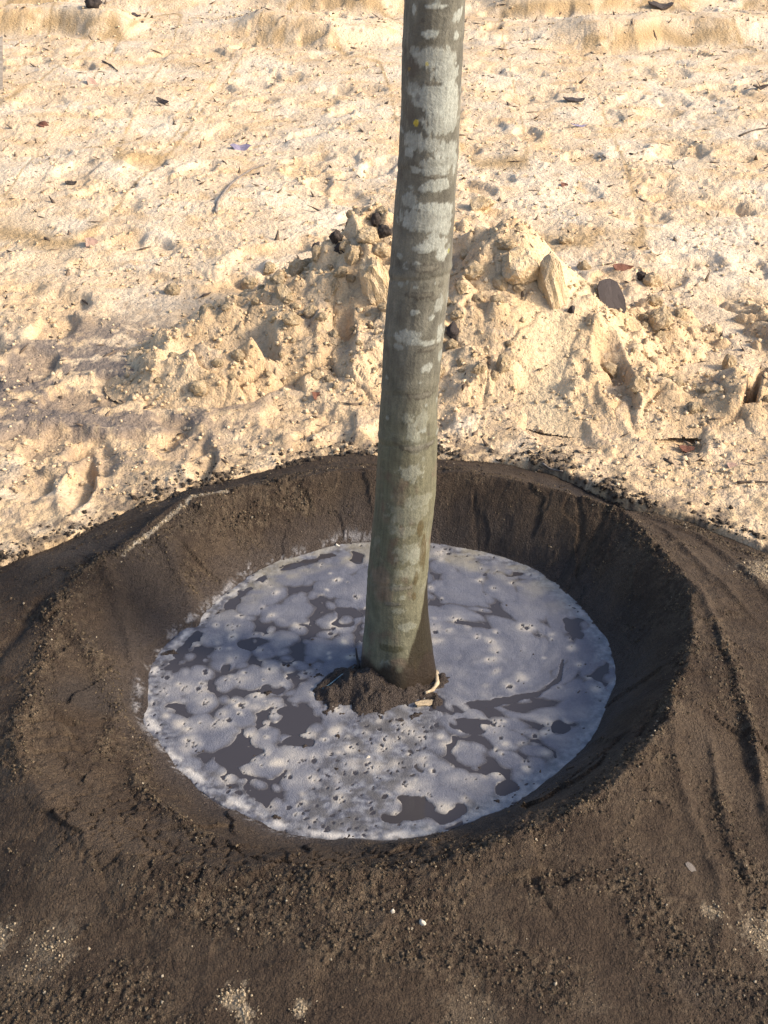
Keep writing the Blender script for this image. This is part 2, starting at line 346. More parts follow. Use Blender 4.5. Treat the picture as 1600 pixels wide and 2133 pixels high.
def H_sand(x, y, fine=True, full=False):
    x = np.asarray(x, float); y = np.asarray(y, float)
    far = sst(14, 40, np.hypot(x, y))
    h = SANDZ + fbm(x * .9, y * .9, 1, 2) * .03 + fbm(x * 3.1, y * 3.1, 2, 4, .55) * .020 * (1 - far)
    b1, s1 = bank(x, y, BANK1, .11, .9); e1 = sst(2.75, 2.2, x); h = h + b1 * e1
    b2, s2 = bank(x, y, BANK2, .10, 1.1); h = h + b2
    tot = np.zeros(x.shape); near = (y < 14) & (y > 1.5) & (np.abs(x) < 8)
    if near.any():
        xs, ys = x[near], y[near]; t = np.zeros(xs.shape); t = scoop_h(xs, ys, SCOOPS, t); t = foot_h(xs, ys, t); tot[near] = t
    h = h + tot
    if fine:
        q = sst(-.25, .3, fbm(x * 4, y * 4, 6, 2))
        f1, f2, idd, ox, oy = voro(x * 26, y * 26, 31)
        cl = np.clip(.42 + .2 * (idd - .5) - f1, 0, 1) * (idd > .62)
        h = h + (1 - far) * ((.5 + .5 * q) * (ridg(x * 19, y * 19, 12, 3) * .0036 + fbm(x * 46, y * 46, 13, 3) * .0062) + cl * .016 * q)
    dcr, _, _ = npoly(x, y, CRACK, .06); h = h - .12 * sst(.020, .009, dcr + .004 * per(x * 50, y * 50, 3))
    # room for the soil ring
    th, r, rp, rc, ro, zc = basin(x, y); to = (r - rc) / (ro - rc)
    h = h - .30 * sst(.90, .72, to)
    return (h, to, s1 + 9 * (1 - e1), s2, tot) if full else h

# ------------------------------------------------------------------ sand heap
LUMPS = []
for px, py, z, rx, ry in [(770,480,.29,.30,.32),(1080,515,.26,.30,.32),(930,510,.22,.32,.32),(590,590,.17,.32,.32),(1000,640,.15,.44,.32),(800,690,.11,.40,.24),(1230,640,.14,.24,.30),(470,665,.12,.30,.26),(450,725,.09,.28,.16),(1400,650,.06,.30,.26),(1560,650,.05,.25,.28),(1300,800,.055,.34,.2),(1560,800,.07,.22,.2)]:
    x, y = on_z(px, py, SANDZ + z); LUMPS.append((float(x), float(y), z, rx, ry))
HS = scoops([(705,765,75,90,.045,.2),(1490,690,210,170,.075,.0),(1290,640,70,70,.03,.2),(1275,825,70,120,.055,.2),(560,640,90,50,.03,.1),(1030,500,150,70,.06,.1)])
SLIDE = W([(1150,560),(1160,640),(1150,760),(1130,840)], .13)
CUT = (float(on_z(345, 735, .09)[0]), float(on_z(566, 750, .09)[0]), float(on_z(480, 785, SANDZ)[1]), float(on_z(480, 690, .13)[1]))
def H_heap(x, y, fine=True, full=False):
    p = 0
    for cx, cy, z, rx, ry in LUMPS:
        d = np.hypot((x - cx) / rx, (y - cy) / ry)
        p = p + (z * np.clip(1.15 - .85 * d, 0, 1) * np.exp(-.35 * d * d)) ** 3
    h = np.cbrt(p) * 1.22
    env = sst(.005, .06, h); body = sst(.0, .10, h)
    dsl, _, _ = dpoly(x, y, SLIDE); slide = np.exp(-(dsl / .085) ** 2)
    rough = env * (1 - .85 * slide)
    h = h + rough * fbm(x * 5, y * 5, 81, 3) * .045
    h = scoop_h(x, y, HS, h.copy(), 1.15, .45)
    d, pp, _ = dpoly(x, y, CRACK); h = h - .16 * sst(.020, .009, d + .004 * per(x * 50, y * 50, 3))
    # clean spade cut in the left flank
    plane = .012 + (y - CUT[2]) * .50; e_ = .012 * per(x * 18, y * 18, 95); m = sst(CUT[0] - .02, CUT[0] + .05, x + e_) * sst(CUT[1] + .035, CUT[1] - .01, x + e_ * .6 + .15 * (y - CUT[2])) * sst(CUT[2] - .02, CUT[2] + .02, y) * sst(CUT[3] + .10, CUT[3] - .02, y + e_)
    cutm = m * (plane < h); h = np.where(cutm > 0, h * (1 - cutm) + (plane + .004 * fbm(x * 9, y * 30, 96, 2)) * cutm, h); rough = rough * (1 - .9 * m)
    if fine:
        wx = x + .012 * per(x * 20, y * 20, 90); wy = y + .012 * per(x * 20, y * 20, 91)
        # broken slabs, clods and a little rubble
        f1, f2, idd, ox, oy = voro(wx * 5.2, wy * 5.2, 83); slab_ = (ox * np.cos(idd * 50) + oy * np.sin(idd * 50)) * .022 + (idd - .5) * .010 - .010 * sst(.08, .0, f2 - f1)
        f1m, f2m, idm, oxm, oym = voro(wx * 13 + 7, wy * 13, 82); med = np.clip(.55 - f1m, 0, 1) * (idm > .55) + (oxm * (idm - .75) * .5) * (idm > .55) * sst(.5, .3, f1m)
        f1b, f2b, idb, _, _ = voro(wx * 32 + 4, wy * 32, 84); rub = sst(-.05, .3, fbm(x * 6, y * 6, 87, 2)); sml = np.clip(.5 - f1b, 0, 1) * (idb > .5) * rub
        h = h + rough * (slab_ + med * .060 + sml * .020 + rub * ridg(x * 20, y * 20, 85, 3) * .008 + fbm(x * 40, y * 40, 86, 3) * .005)
        h = h + slide * env * fbm(x * 12, y * 5, 88, 3) * .006
    base = SANDZ - .028 + fbm(x * .9, y * .9, 1, 2) * .03
    z = base + h
    return (z, h, slide, rough) if full else z

def surf(x, y, fine=False):
    a = np.maximum(H_sand(x, y, fine), H_soil(x, y, fine)); m = (y > 2.7) & (y < 5.2) & (np.abs(x) < 1.6)
    if m.any(): a[m] = np.maximum(a[m], H_heap(x[m], y[m], fine))
    return a
def hit(px, py, fine=True):
    """first place where the line of sight meets the modelled ground"""
    dx, dy, dz = ray(px, py); t = np.geomspace(1.2, 13, 260)
    for f, n in ((False, 90), (fine, 0)):
        x = dx * t; y = dy * t; z = CAM_H + dz * t; k = np.nonzero(z < surf(x, y, f))[0]; k = int(k[0]) if len(k) else len(t) - 1
        if n: t = np.linspace(t[max(k - 4, 0)], t[min(k + 3, len(t) - 1)], n)
    return Vector((x[k], y[k], float(surf(x[k:k + 1], y[k:k + 1], fine)[0])))
def ppm(p):   # metres per photo pixel at a place
    return float((p.y * CP + (CAM_H - p.z) * SP) / FP)

SAND_PAL = dict(cream=(.655,.500,.325), white=(.70,.575,.415), yellow=(.62,.435,.245), grey=(.44,.335,.235), damp=(.40,.275,.14))
# ------------------------------------------------------------------ build: sand ground
u = np.r_[-np.geomspace(1.02, 16, 22)[::-1], np.linspace(-1, 1, 620), np.geomspace(1.02, 16, 22)]
ya = [2.05]
while ya[-1] < 12.5: ya.append(ya[-1] * 1.0036)
yv = np.r_[np.linspace(-40, 1.9, 30), ya, np.geomspace(12.7, 600, 34)]
UU, YY = np.meshgrid(u, yv); XX = UU * (np.maximum(YY, 1.9) + .7) * .365
gx, gy = XX.ravel(), YY.ravel()
gz, gto, s1, s2, dip = H_sand(gx, gy, True, True)
n1 = fbm(gx * 2.2, gy * 2.2, 101, 4); n2 = fbm(gx * 9, gy * 9, 102, 4); n3 = fbm(gx * 30, gy * 30, 103, 3); n4 = fbm(gx * 1.2, gy * 2.2, 104, 3)
def sand_colour(x, y, n1, n2, n3):
    P = SAND_PAL
    c = mix(P['cream'], P['white'], sst(-.2, .35, n1 + .5 * n2)); c = mix(c, P['yellow'], sst(.02, .40, -n1 * .6 + n2) * .9); c = mix(c, np.array((.50,.355,.21)), sst(.18, .5, fbm(x * 6, y * 9, 131, 4)) * .55)
    nearm = sst(4.2, 2.6, y); c = mix(c, np.array((.56,.405,.235)), nearm * .95 * sst(-.6, .1, n2)); c = mix(c, P['grey'], nearm * .55 * sst(-.05, .35, n3 + .5 * n2))
    c = mix(c, P['grey'], sst(.22, .5, n3 * .7 + n4_(x, y) * .5) * .55)
    return c
def n4_(x, y): return fbm(x * 3.3, y * 5.2, 105, 3)
c = sand_colour(gx, gy, n1, n2, n3)
# grey humus smeared over the sand left of the basin and along its edge
gp = on_z(200, 800, SANDZ); gl = np.exp(-(((gx - gp[0]) / .42) ** 2 + ((gy - gp[1]) / .42) ** 2))
c = mix(c, np.array((.17,.14,.12)), np.clip(gl * 1.7 * sst(-.35, .15, fbm(gx * 5, gy * 12, 110, 4) + .5 * n3), 0, .9))
edge = sst(1.9, 1.0, gto + .5 * n2 + .4 * n3) * (gy > 1.5)
c = mix(c, np.array((.10,.078,.058)), edge * sst(-.1, .3, n3 + n2) * .8)
# small dark organic specks and the damp banks of the ruts
sp = sst(.46, .56, fbm(gx * 34, gy * 24, 120, 2)); c = mix(c, np.array((.20,.15,.11)), sp * .7)
for s in (s1, s2): c = mix(c, np.array(SAND_PAL['damp']), np.exp(-((s - .07) / .11) ** 2) * sst(-.6, .1, n2 + n1) * .95)
c = mix(c, np.array(SAND_PAL['yellow']), np.clip(-dip / .03, 0, 1) * .4)
F, used = grid_faces(len(yv), len(u))
g = link('sand_ground', raw_mesh('sand_ground', np.stack([gx, gy, gz], 1), F, c, np.zeros(len(gx))), M_sand); tag(g, kind='structure')

# ------------------------------------------------------------------ build: soil basin
xs = np.arange(-1.15, 1.25, .0036); ys = np.arange(.62, 2.95, .0039)
XX, YY = np.meshgrid(xs, ys); sx, sy = XX.ravel(), YY.ravel()
sz, ti, to, cr, dpool, sth = H_soil(sx, sy, True, True)
keep = ((to < 1.12) & (sz > -.03))
m1 = fbm(sx * 5, sy * 5, 201, 4); m2 = fbm(sx * 22, sy * 22, 202, 3); m3 = per(sx * 90, sy * 90, 203)
sc = mix(np.array((.048,.0325,.0215)), np.array((.072,.050,.032)), sst(-.35, .4, m1 + .5 * m2 + .35 * m3))
sc = mix(sc, np.array((.105,.077,.050)), np.clip(cr * sst(-.1, .5, m3 + m2) * .9, 0, 1))
sc = mix(sc, np.array((.038,.031,.027)), sst(.15, .5, fbm(sx * 3, sy * 3, 208, 3)) * .7)
wetb = sst(.085, .0, dpool + .03 * m2); sc = mix(sc, np.array((.056,.043,.035)), wetb * .8)
# pale lather dried on the soil just above the water
scum = np.exp(-((dpool - .004 - .012 * m1) / .008) ** 2) * sst(.0, .3, m2 + .5 * per(sx * 140, sy * 140, 212)); sc = mix(sc, np.array((.34,.33,.33)), np.clip(scum * sst(.35, -.2, np.cos(sth)), 0, 1) * .6)
# sand left on the soil
SANDY = [(490,2098,.013,.9),(515,2125,.009,.9),(628,2122,.008,.9),(110,1985,.028,.25),(-5,1960,.02,.5),(1598,1950,.028,.5),(980,2125,.03,.18),(1580,1225,.03,.5),(60,2040,.03,.1),(1230,2100,.02,.1),(1600,1190,.03,.5),(1480,1915,.01,.6)]
for px, py, rad, am in SANDY:
    x0, y0 = on_z(px, py, .065); d = np.hypot(sx - x0, (sy - y0) * .9) / rad
    sc = mix(sc, np.array((.50,.40,.27)), np.clip(sst(1.6, .5, d + 1.1 * fbm(sx * 45, sy * 45, 209, 3) + .9 * m3 + .8 * per(sx * 170, sy * 170, 213)) * am * .6, 0, 1))
STREAK = W([(470,1012),(400,1028),(350,1065),(300,1102),(255,1135)], .135)
d, p, _ = dpoly(sx, sy, STREAK); sc = mix(sc, np.array((.46,.40,.31)), np.clip(sst(.0050, .0012, d + .004 * m2 + .004 * m3) * (.5 + .5 * sst(-.2, .3, m2)), 0, 1))
wet = np.clip(wetb * .8 + (1 - cr) * sst(-.1, .5, m1) * .45, 0, 1)
F, used = grid_faces(len(ys), len(xs), keep)
b = link('soil_basin', raw_mesh('soil_basin', np.stack([sx, sy, sz], 1)[used], F, sc[used], wet[used]), M_soil)
tag(b, 'ring-shaped watering basin of dark wet soil banked up around the tree', 'soil basin')

# ------------------------------------------------------------------ build: sand heap
xs = np.arange(-1.0, 1.55, .0046); ys = np.arange(2.72, 4.75, .0050)
XX, YY = np.meshgrid(xs, ys); hx, hy = XX.ravel(), YY.ravel()
hz, hh, sl, rgh = H_heap(hx, hy, True, True)
k1 = fbm(hx * 4, hy * 4, 301, 4); k2 = fbm(hx * 16, hy * 16, 302, 3); k3 = fbm(hx * 60, hy * 60, 303, 2)
hc = mix(np.array((.50,.355,.205)), np.array((.61,.455,.28)), sst(-.3, .3, k1 + .5 * k2)); hc = mix(hc, np.array((.44,.33,.21)), sst(.1, .5, k2 - k1 * .4 + .4 * k3) * .6)
hc = mix(hc, np.array((.70,.54,.33)), sl * .8); hc = mix(hc, np.array((.36,.29,.22)), sst(.2, .5, fbm(hx * 7, hy * 9, 305, 3) + .4 * k3) * .55)
hc = mix(hc, np.array((.15,.115,.085)), sst(.42, .55, fbm(hx * 40, hy * 40, 306, 2)) * .6)
F, used = grid_faces(len(ys), len(xs), hh > .012)
heap = link('sand_heap', raw_mesh('sand_heap', np.stack([hx, hy, hz], 1)[used], F, hc[used], np.zeros(used.sum())), M_sand)
tag(heap, 'low heap of dug yellow sand and clods behind the tree trunk', 'sand heap')

# ------------------------------------------------------------------ build: water and foam
M_water = bpy.data.materials.new('muddy_water'); M_water.use_nodes = True
wb = M_water.node_tree.nodes['Principled BSDF']; wb.inputs['Base Color'].default_value = (.050, .046, .050, 1); wb.inputs['Roughness'].default_value = .03; wb.inputs['IOR'].default_value = 1.33
nt = M_water.node_tree; n = nd(nt, 'ShaderNodeTexNoise'); n.inputs['Scale'].default_value = 9; bp = nd(nt, 'ShaderNodeBump'); bp.inputs['Distance'].default_value = .002; bp.inputs['Strength'].default_value = .3
nt.links.new(n.outputs['Fac'], bp.inputs['Height']); nt.links.new(bp.outputs[0], wb.inputs['Normal'])
ang = np.linspace(0, 2 * math.pi, 97)[:-1]; rw = np.interp((ang + math.pi) % (2 * math.pi) - math.pi, TH, RP) + .035
wv = [(BC[0], BC[1], 0)] + [(BC[0] + f * r * math.cos(a), BC[1] + f * r * math.sin(a), 0) for f in (.5, 1.0) for a, r in zip(ang, rw)]
nA = len(ang); wf = [(0, 1 + i, 1 + (i + 1) % nA) for i in range(nA)] + [(1 + i, 1 + nA + i, 1 + nA + (i + 1) % nA, 1 + (i + 1) % nA) for i in range(nA)]
me = bpy.data.meshes.new('pool_water'); me.from_pydata(wv, [], wf)
wat = link('pool_water', me, M_water); tag(wat, kind='structure')

x0, x1 = BC[0] - .50, BC[0] + .50; y0, y1 = BC[1] - .50, BC[1] + .50
xs = np.arange(x0, x1, .0021); ys = np.arange(y0, y1, .0025)
XX, YY = np.meshgrid(xs, ys); fx, fy = XX.ravel(), YY.ravel()
th, r, rp, rc, ro, zc = basin(fx, fy); edge = rp - r + fbm(fx * 18, fy * 18, 400, 3) * .012
# slow eddy right of the trunk
swx, swy = [float(v) for v in on_z(1015, 1385)]
dx, dy = fx - swx, fy - swy; rs = np.hypot(dx, dy); ta = np.arctan2(dy, dx); swirl = sst(.135, .115, rs + .012 * fbm(fx * 25, fy * 25, 399, 3))
tw = 1.2 * np.exp(-(rs / .15) ** 2); qx = swx + dx * np.cos(tw) - dy * np.sin(tw); qy = swy + dx * np.sin(tw) + dy * np.cos(tw)
rings = np.sin(rs * 210 + ta * 2 + 5 * fbm(fx * 16, fy * 16, 398, 2)) * np.exp(-(rs / .11) ** 2)
wx = qx + .016 * fbm(qx * 12, qy * 12, 401, 3); wy = qy + .016 * fbm(qx * 12, qy * 12, 402, 3)
# rounded rafts: discs of two sizes run together
def discs(sc, s, lo, hi, pres):
    best = np.full(fx.shape, -9.); tone = np.zeros(fx.shape); ix = np.floor(wx * sc).astype(np.int32); iy = np.floor(wy * sc).astype(np.int32)
    for a in (-1, 0, 1):
        for b_ in (-1, 0, 1):
            qx_, qy_ = ix + a, iy + b_; R = (lo + (hi - lo) * _h(qx_, qy_, s + 3)) * np.where(_h(qx_, qy_, s + 4) < pres, 1, 0)
            d = np.hypot(wx * sc - qx_ - _h(qx_, qy_, s), wy * sc - qy_ - _h(qx_, qy_, s + 1)); best = np.maximum(best, (R - d) / sc)
            tone = np.maximum(tone, np.clip((R - d) / np.maximum(R, .01), 0, 1) * _h(qx_, qy_, s + 6) ** .7)
    return best, tone
(d2, t2), (d3, t3) = discs(19, 420, .45, .86, .80), discs(38, 430, .40, .80, .55)
calm = sst(-.10, .20, (fx - BC[0]) * .5 + (fy - BC[1]) + .12 * fbm(fx * 6, fy * 6, 439, 2))          # smoother film away from the near left
big = fbm(fx * 7, fy * 7, 440, 2)
cov = np.maximum(d2, d3) + calm * .0045 + .006 * big + .0015 * fbm(fx * 40, fy * 40, 441, 2) - .0030
cov = np.maximum(cov, (swirl - .5) * .02)
gaps = np.zeros(fx.shape)
ARC = pts_z([(1172,1375),(1165,1415),(1120,1445),(1060,1458),(990,1470),(930,1480),(905,1460)]); dA, pA, _ = npoly(fx, fy, ARC, .05); gaps = sst(.009, .006, dA / (.25 + 1.9 * pA) + .004 * fbm(fx * 45, fy * 45, 446, 2))
for px, py, wpx, hpx in [(870,1690,80,30),(1250,1400,26,30),(500,1570,34,22),(720,1290,26,20),(740,1165,24,12),(880,1600,14,24),(985,1512,34,16),(1050,1640,26,14),(1060,1195,50,8),(1205,1300,30,20),(560,1435,30,10),(1165,1520,16,16),(620,1545,30,8),(470,1395,12,12),(600,1480,24,8),(530,1340,30,10)]:
    a0, b0 = on_z(px, py); a1, _ = on_z(px + wpx, py); _, b1 = on_z(px, py - hpx)
    d = np.hypot((fx - a0) / (a1 - a0), (fy - b0) / (b1 - b0)) + 1.1 * fbm(fx * 20, fy * 20, 445, 2); gaps = np.maximum(gaps, sst(1.15, .85, d))
cov = cov - gaps * .022
# lacy scum near the banks and over the spit
dspit, pspit, _ = dpoly(fx, fy, SPIT); lace = np.clip(np.maximum(sst(.060, .012, edge + .02 * big), sst(.13, .05, dspit + .03 * big)), 0, 1) * sst(.02, -.02, gaps - .3)
f1, f2, idd, _, _ = voro(fx * 110 + per(fx * 60, fy * 60, 3) * .7, fy * 110 + per(fx * 60, fy * 60, 4) * .7, 450)
streak = fbm((fx + .25 * fy) * 26, fy * 70, 453, 3)
lc = .006 - (idd > .88) * sst(.40, .2, f1) * .012 + .004 * fbm(fx * 36, fy * 36, 452, 3) + .006 * streak
cov = cov * (1 - lace) + lc * lace
# thin white line of froth along the water's edge, a dark wet gap behind it at the far left
rimfoam = np.exp(-((edge - .010) / .009) ** 2); cov = np.maximum(cov, rimfoam * .010 * sst(-.25, .05, fbm(fx * 22, fy * 22, 455, 3)) - (1 - rimfoam) * .02)
fl = sst(.3, .8, -np.cos(th) * .5 + np.sin(th) * .8); cov = cov - .02 * fl * np.exp(-((edge - .034) / .012) ** 2) * sst(-.25, .1, fbm(fx * 18, fy * 18, 456, 3))
film = sst(-.0045, -.001, cov + .0015 * fbm(fx * 32, fy * 32, 458, 2))                                   # 1 where the film floats
thick = np.clip(cov / .02, 0, 1)
fz = -.0025 + film * (.0028 + .0012 * thick + .0009 * fbm(fx * 30, fy * 30, 460, 3) * film)
mm = fbm(wx * 15, wy * 15, 461, 4)
lobe = np.clip(1.1 * t2 ** 1.5 + .7 * t3 ** 1.5, 0, 1) * (1 - .65 * calm)
fc = mix(np.array((.098,.106,.140)), np.array((.178,.188,.228)), np.clip(.45 + .45 * mm + .28 * lobe + .16 * rings, 0, 1)); fc = mix(fc, np.array((.31,.305,.305)), lobe * .8)
fc = mix(np.array((.078,.074,.080)), fc, .05 + .95 * sst(-.002, .008, cov))      # thin see-through margins
fine = fbm(fx * 90, fy * 90, 462, 3) + .6 * streak
fc = mix(fc, np.array((.26,.27,.295)), lace * sst(-.05, .4, fine) * .85); fc = mix(fc, np.array((.085,.085,.095)), lace * sst(.0, .45, -fine) * .85)
fc = mix(fc, np.array((.115,.112,.115)), lace * sst(.12, .04, dspit) * sst(-.25, .3, fbm(fx * 30, fy * 30, 466, 3)) * .95)
fc = mix(fc, np.array((.22,.27,.32)), lace * sst(.08, .02, edge) * sst(.2, .8, np.cos(th) - .3 * np.sin(th)) * .4)
fc = mix(fc, np.array((.55,.53,.50)), np.clip(rimfoam * sst(-.2, .3, fbm(fx * 30, fy * 30, 464, 3)) * (.25 + .75 * sst(-.1, -.6, np.cos(th) + .55 * np.sin(th))), 0, 1))
# clusters of fresh bubbles: pale mounds with little open holes
br = np.random.default_rng(21)
spots = [(905,1310,26),(1090,1308,22),(975,1305,16),(905,1335,20),(640,1470,0)]
spots += [(1100,1308,20),(560,1480,34),(515,1540,30),(610,1575,40),(580,1590,26),(500,1470,18),(430,1465,22),(470,1620,18),(595,1615,20),(650,1625,16),(850,1640,26),(1010,1618,14),(1040,1510,16),(1060,1430,16),(1190,1350,12),(480,1375,14),(480,1410,10),(690,1320,14),(620,1305,16),(575,1235,14),(640,1140,12),(700,1210,14),(1000,1210,12),(1065,1215,12),(1240,1435,14),(1020,1375,16),(730,1370,14),(500,1285,14),(420,1440,20),(660,1445,18),(640,1400,14),(390,1520,14),(365,1470,18),(340,1440,14),(480,1570,12),(700,1480,14)]
xyr = []
for px, py, rr_ in spots:
    if rr_ < 5: continue
    a0, b0 = on_z(px, py); xyr.append((float(a0), float(b0), rr_ * .00095))
for i in range(430):
    a = br.uniform(0, 6.283); q = math.sqrt(br.random()) * .92; k = int((a + math.pi) / (2 * math.pi) * 720) % 721
    px_, py_ = BC[0] + q * RP[k] * math.cos(TH[k]), BC[1] + q * RP[k] * math.sin(TH[k])
    lw = sst(.10, -.20, (px_ - BC[0]) * .6 + (py_ - BC[1]))
    if br.random() > .25 + .75 * lw: continue
    xyr.append((px_, py_, br.uniform(.005, .011) if br.random() < .65 else br.uniform(.011, .021)))
holes = np.zeros(fx.shape); pale = np.zeros(fx.shape); warm = np.zeros(fx.shape)
for a0, b0, R in xyr:
    m = np.nonzero((np.abs(fx - a0) < 2.6 * R) & (np.abs(fy - b0) < 2.6 * R))[0]; t = br.uniform(0, 3.14); e = br.uniform(.6, 1.0); gl_ = br.uniform(.3, 1.0)
    ex, ey = fx[m] - a0, fy[m] - b0; ux, uy = (ex * math.cos(t) + ey * math.sin(t)) / R, (-ex * math.sin(t) + ey * math.cos(t)) / (R * e); d = np.hypot(ux, uy) + .45 * fbm(fx[m] * 45, fy[m] * 45, 470, 2)
    pale[m] = np.maximum(pale[m], sst(1.9, .2, d) * gl_); warm[m] = np.maximum(warm[m], sst(1.15, .0, d) * gl_ * min(1, .3 + R / .018))
    for k in range(int(br.integers(0, 2) + (R / .0045) * br.random())):
        t = br.uniform(0, 6.283); q = br.random() ** .6 * .6 * R; hr = br.uniform(.0010, .0020) if br.random() < .9 else br.uniform(.003, .005)
        holes[m] = np.maximum(holes[m], np.hypot(fx[m] - a0 - q * math.cos(t), (fy[m] - b0 - q * math.sin(t)) * .8) < hr)
pale *= film; fc = mix(fc, np.array((.33,.325,.325)), pale * .75); fc = mix(fc, np.array((.56,.515,.44)), warm * film * .8); fz = fz + pale * .0010
fc = mix(fc, np.array((.035,.032,.033)), holes * .9); fz = fz - holes * .0022
fc = mix(fc, np.array((.36,.33,.24)), np.clip(sst(.07, .03, np.abs(edge - .03)) * sst(.25, .9, np.sin(th)) * .5, 0, 1) * (1 - pale) * sst(-.3, .3, fbm(fx * 14, fy * 20, 475, 3)))
fc = fc * np.array((.88, .86, .83)); fz = np.where(edge < -.006, -.012, fz)
F, used = grid_faces(len(ys), len(xs), (fz > -.0022) & (edge > -.012))
foam = link('foam', raw_mesh('foam', np.stack([fx, fy, fz], 1)[used], F, fc[used], (1 - thick)[used] * .6), M_foam)
tag(foam, 'grey blue foam with pale bubble clusters floating on the pool', kind='stuff')

# ------------------------------------------------------------------ build: tree
NZ, NA = 620, 220
ztop = 1.50; zz = np.linspace(-.10, ztop, NZ); aa = np.linspace(0, 2 * math.pi, NA + 1)[:-1]
ZZ, AA = np.meshgrid(zz, aa, indexing='ij'); Zf, Af = ZZ.ravel(), AA.ravel()
cxz = np.interp(Zf, T_Z, T_X); rz = np.interp(Zf, T_Z, T_R)
over = np.clip(Zf - T_Z[-1], 0, None); cxz = cxz + over * .02; rz = rz - over * .006
k = np.ones(25) / 25
cx1 = np.convolve(np.pad(np.interp(zz, T_Z, T_X), 12, 'edge'), k, 'valid'); r1 = np.convolve(np.pad(np.interp(zz, T_Z, T_R), 12, 'edge'), k, 'valid')
cxz = np.repeat(cx1, NA); rz = np.repeat(r1, NA)
# camera-facing angle is -90 degrees; arc coordinate v measures metres round the bark from there
va = ((Af + math.pi / 2 + math.pi) % (2 * math.pi) - math.pi); arc = va * .052
cyl = lambda sc, sz_, s, o=3: fbm(np.cos(Af) * sc * .052 * 2 + 7 + Zf * sz_, np.sin(Af) * sc * .052 * 2 + Zf * sz_ * .37, s, o)
def c3(fa, fz_, s, o=3):   # noise over bark: seamless at the back
    return fbm(arc * fa, Zf * fz_, s, o) * sst(math.pi, math.pi * .9, np.abs(va)) + fbm((arc + 3) * fa, Zf * fz_, s + 1, o) * (1 - sst(math.pi, math.pi * .9, np.abs(va)))
flare = sst(.16, .0, Zf) * .004 * (1 + np.cos(Af * 5 + 1.0)); disp = c3(9, 5, 500, 3) * .0045 + flare + c3(120, 18, 505, 3) * .0005 + c3(20, 90, 507, 2) * .0004
def bark_at(px, py):
    z0 = float(np.interp(py, TR[:, 0], tz)); xl = np.interp(py, TR[:, 0], TR[:, 1]); xr = np.interp(py, TR[:, 0], TR[:, 2])
    s = np.clip((px - (xl + xr) / 2) / ((xr - xl) / 2), -.97, .97); return math.asin(s) * .052, z0
# bud-scale rings and old branch scars
for py, am in [(560,.0016),(690,.0008),(795,.0010),(900,.0014),(1185,.0008),(330,.0009),(80,.0006)]:
    _, z0 = bark_at(880, py); dz_ = Zf - z0 - .012 * np.cos(va - .5); disp = disp + am * np.exp(-(dz_ / .008) ** 2) * (1 + .5 * c3(60, 40, 511))
    disp = disp - am * .8 * np.exp(-((dz_ + .011) / .003) ** 2)
bc = mix(np.array((.098,.093,.074)), np.array((.145,.139,.110)), sst(-.3, .35, c3(22, 14, 520, 4))); bc = mix(bc, np.array((.18,.17,.13)), sst(.1, .5, c3(140, 14, 523, 3)) * .5)
low = sst(.75, .45, Zf + .06 * c3(10, 8, 525)); bc = mix(bc, np.array((.125,.118,.072)), low * .85)             # olive, freshly washed bark below
green = sst(.0, .7, -arc / .06 + .5 * c3(14, 8, 527)) * sst(.85, .35, Zf) * sst(.10, .25, Zf); bc = mix(bc, np.array((.080,.086,.054)), np.clip(green, 0, 1) * .65)
red = sst(.1, .45, c3(16, 12, 529) + .1) * sst(.6, .3, Zf) * sst(.2,-.2,arc/.05); bc = mix(bc, np.array((.17,.115,.080)), red * .6)
bc = mix(bc, np.array((.06,.048,.036)), sst(.3, .55, c3(26, 26, 531, 4)) * .45 * sst(.3, .6, Zf))
bc = bc * (1 + .35 * c3(190, 16, 535, 3) * sst(.9, .5, Zf) + .30 * c3(45, 34, 536, 4))[:, None]
mot = sst(.15, .5, c3(34, 20, 537, 4)) * sst(.7, .4, Zf); bc = mix(bc, np.array((.115,.078,.055)), mot * .65); mot = sst(.2, .5, c3(28, 24, 539, 4)) * sst(.8, .4, Zf); bc = mix(bc, np.array((.18,.175,.13)), mot * .5)
lich = np.zeros(Zf.shape)
def patch(px, py, wpx, hpx, am=1.0, col=(.32,.335,.295), wobble=.55):
    a0, z0 = bark_at(px, py); a1, _ = bark_at(880 + wpx / 2, py); a2, _ = bark_at(880, py); wa = max(.003, abs(a1 - a2)); _, z1 = bark_at(px, py - hpx / 2); wz = max(.003, abs(z1 - z0))
    local(a0, z0, wa, wz, am, col, wobble)
def local(a0, z0, wa, wz, am, col, wobble):
    k = np.nonzero((np.abs(arc - a0) < 2.2 * wa) & (np.abs(Zf - z0) < 2.2 * wz))[0]; ak, zk = arc[k], Zf[k]
    d = np.hypot((ak - a0) / wa, (zk - z0) / wz) + wobble * fbm(ak * 110, zk * 80, 540, 4, .6)
    m = sst(1.12, .92, d) * am; bc[k] = mix(bc[k], np.array(col), m * (.86 + .35 * fbm(ak * 260, zk * 50, 541, 2))); lich[k] = np.maximum(lich[k], m)
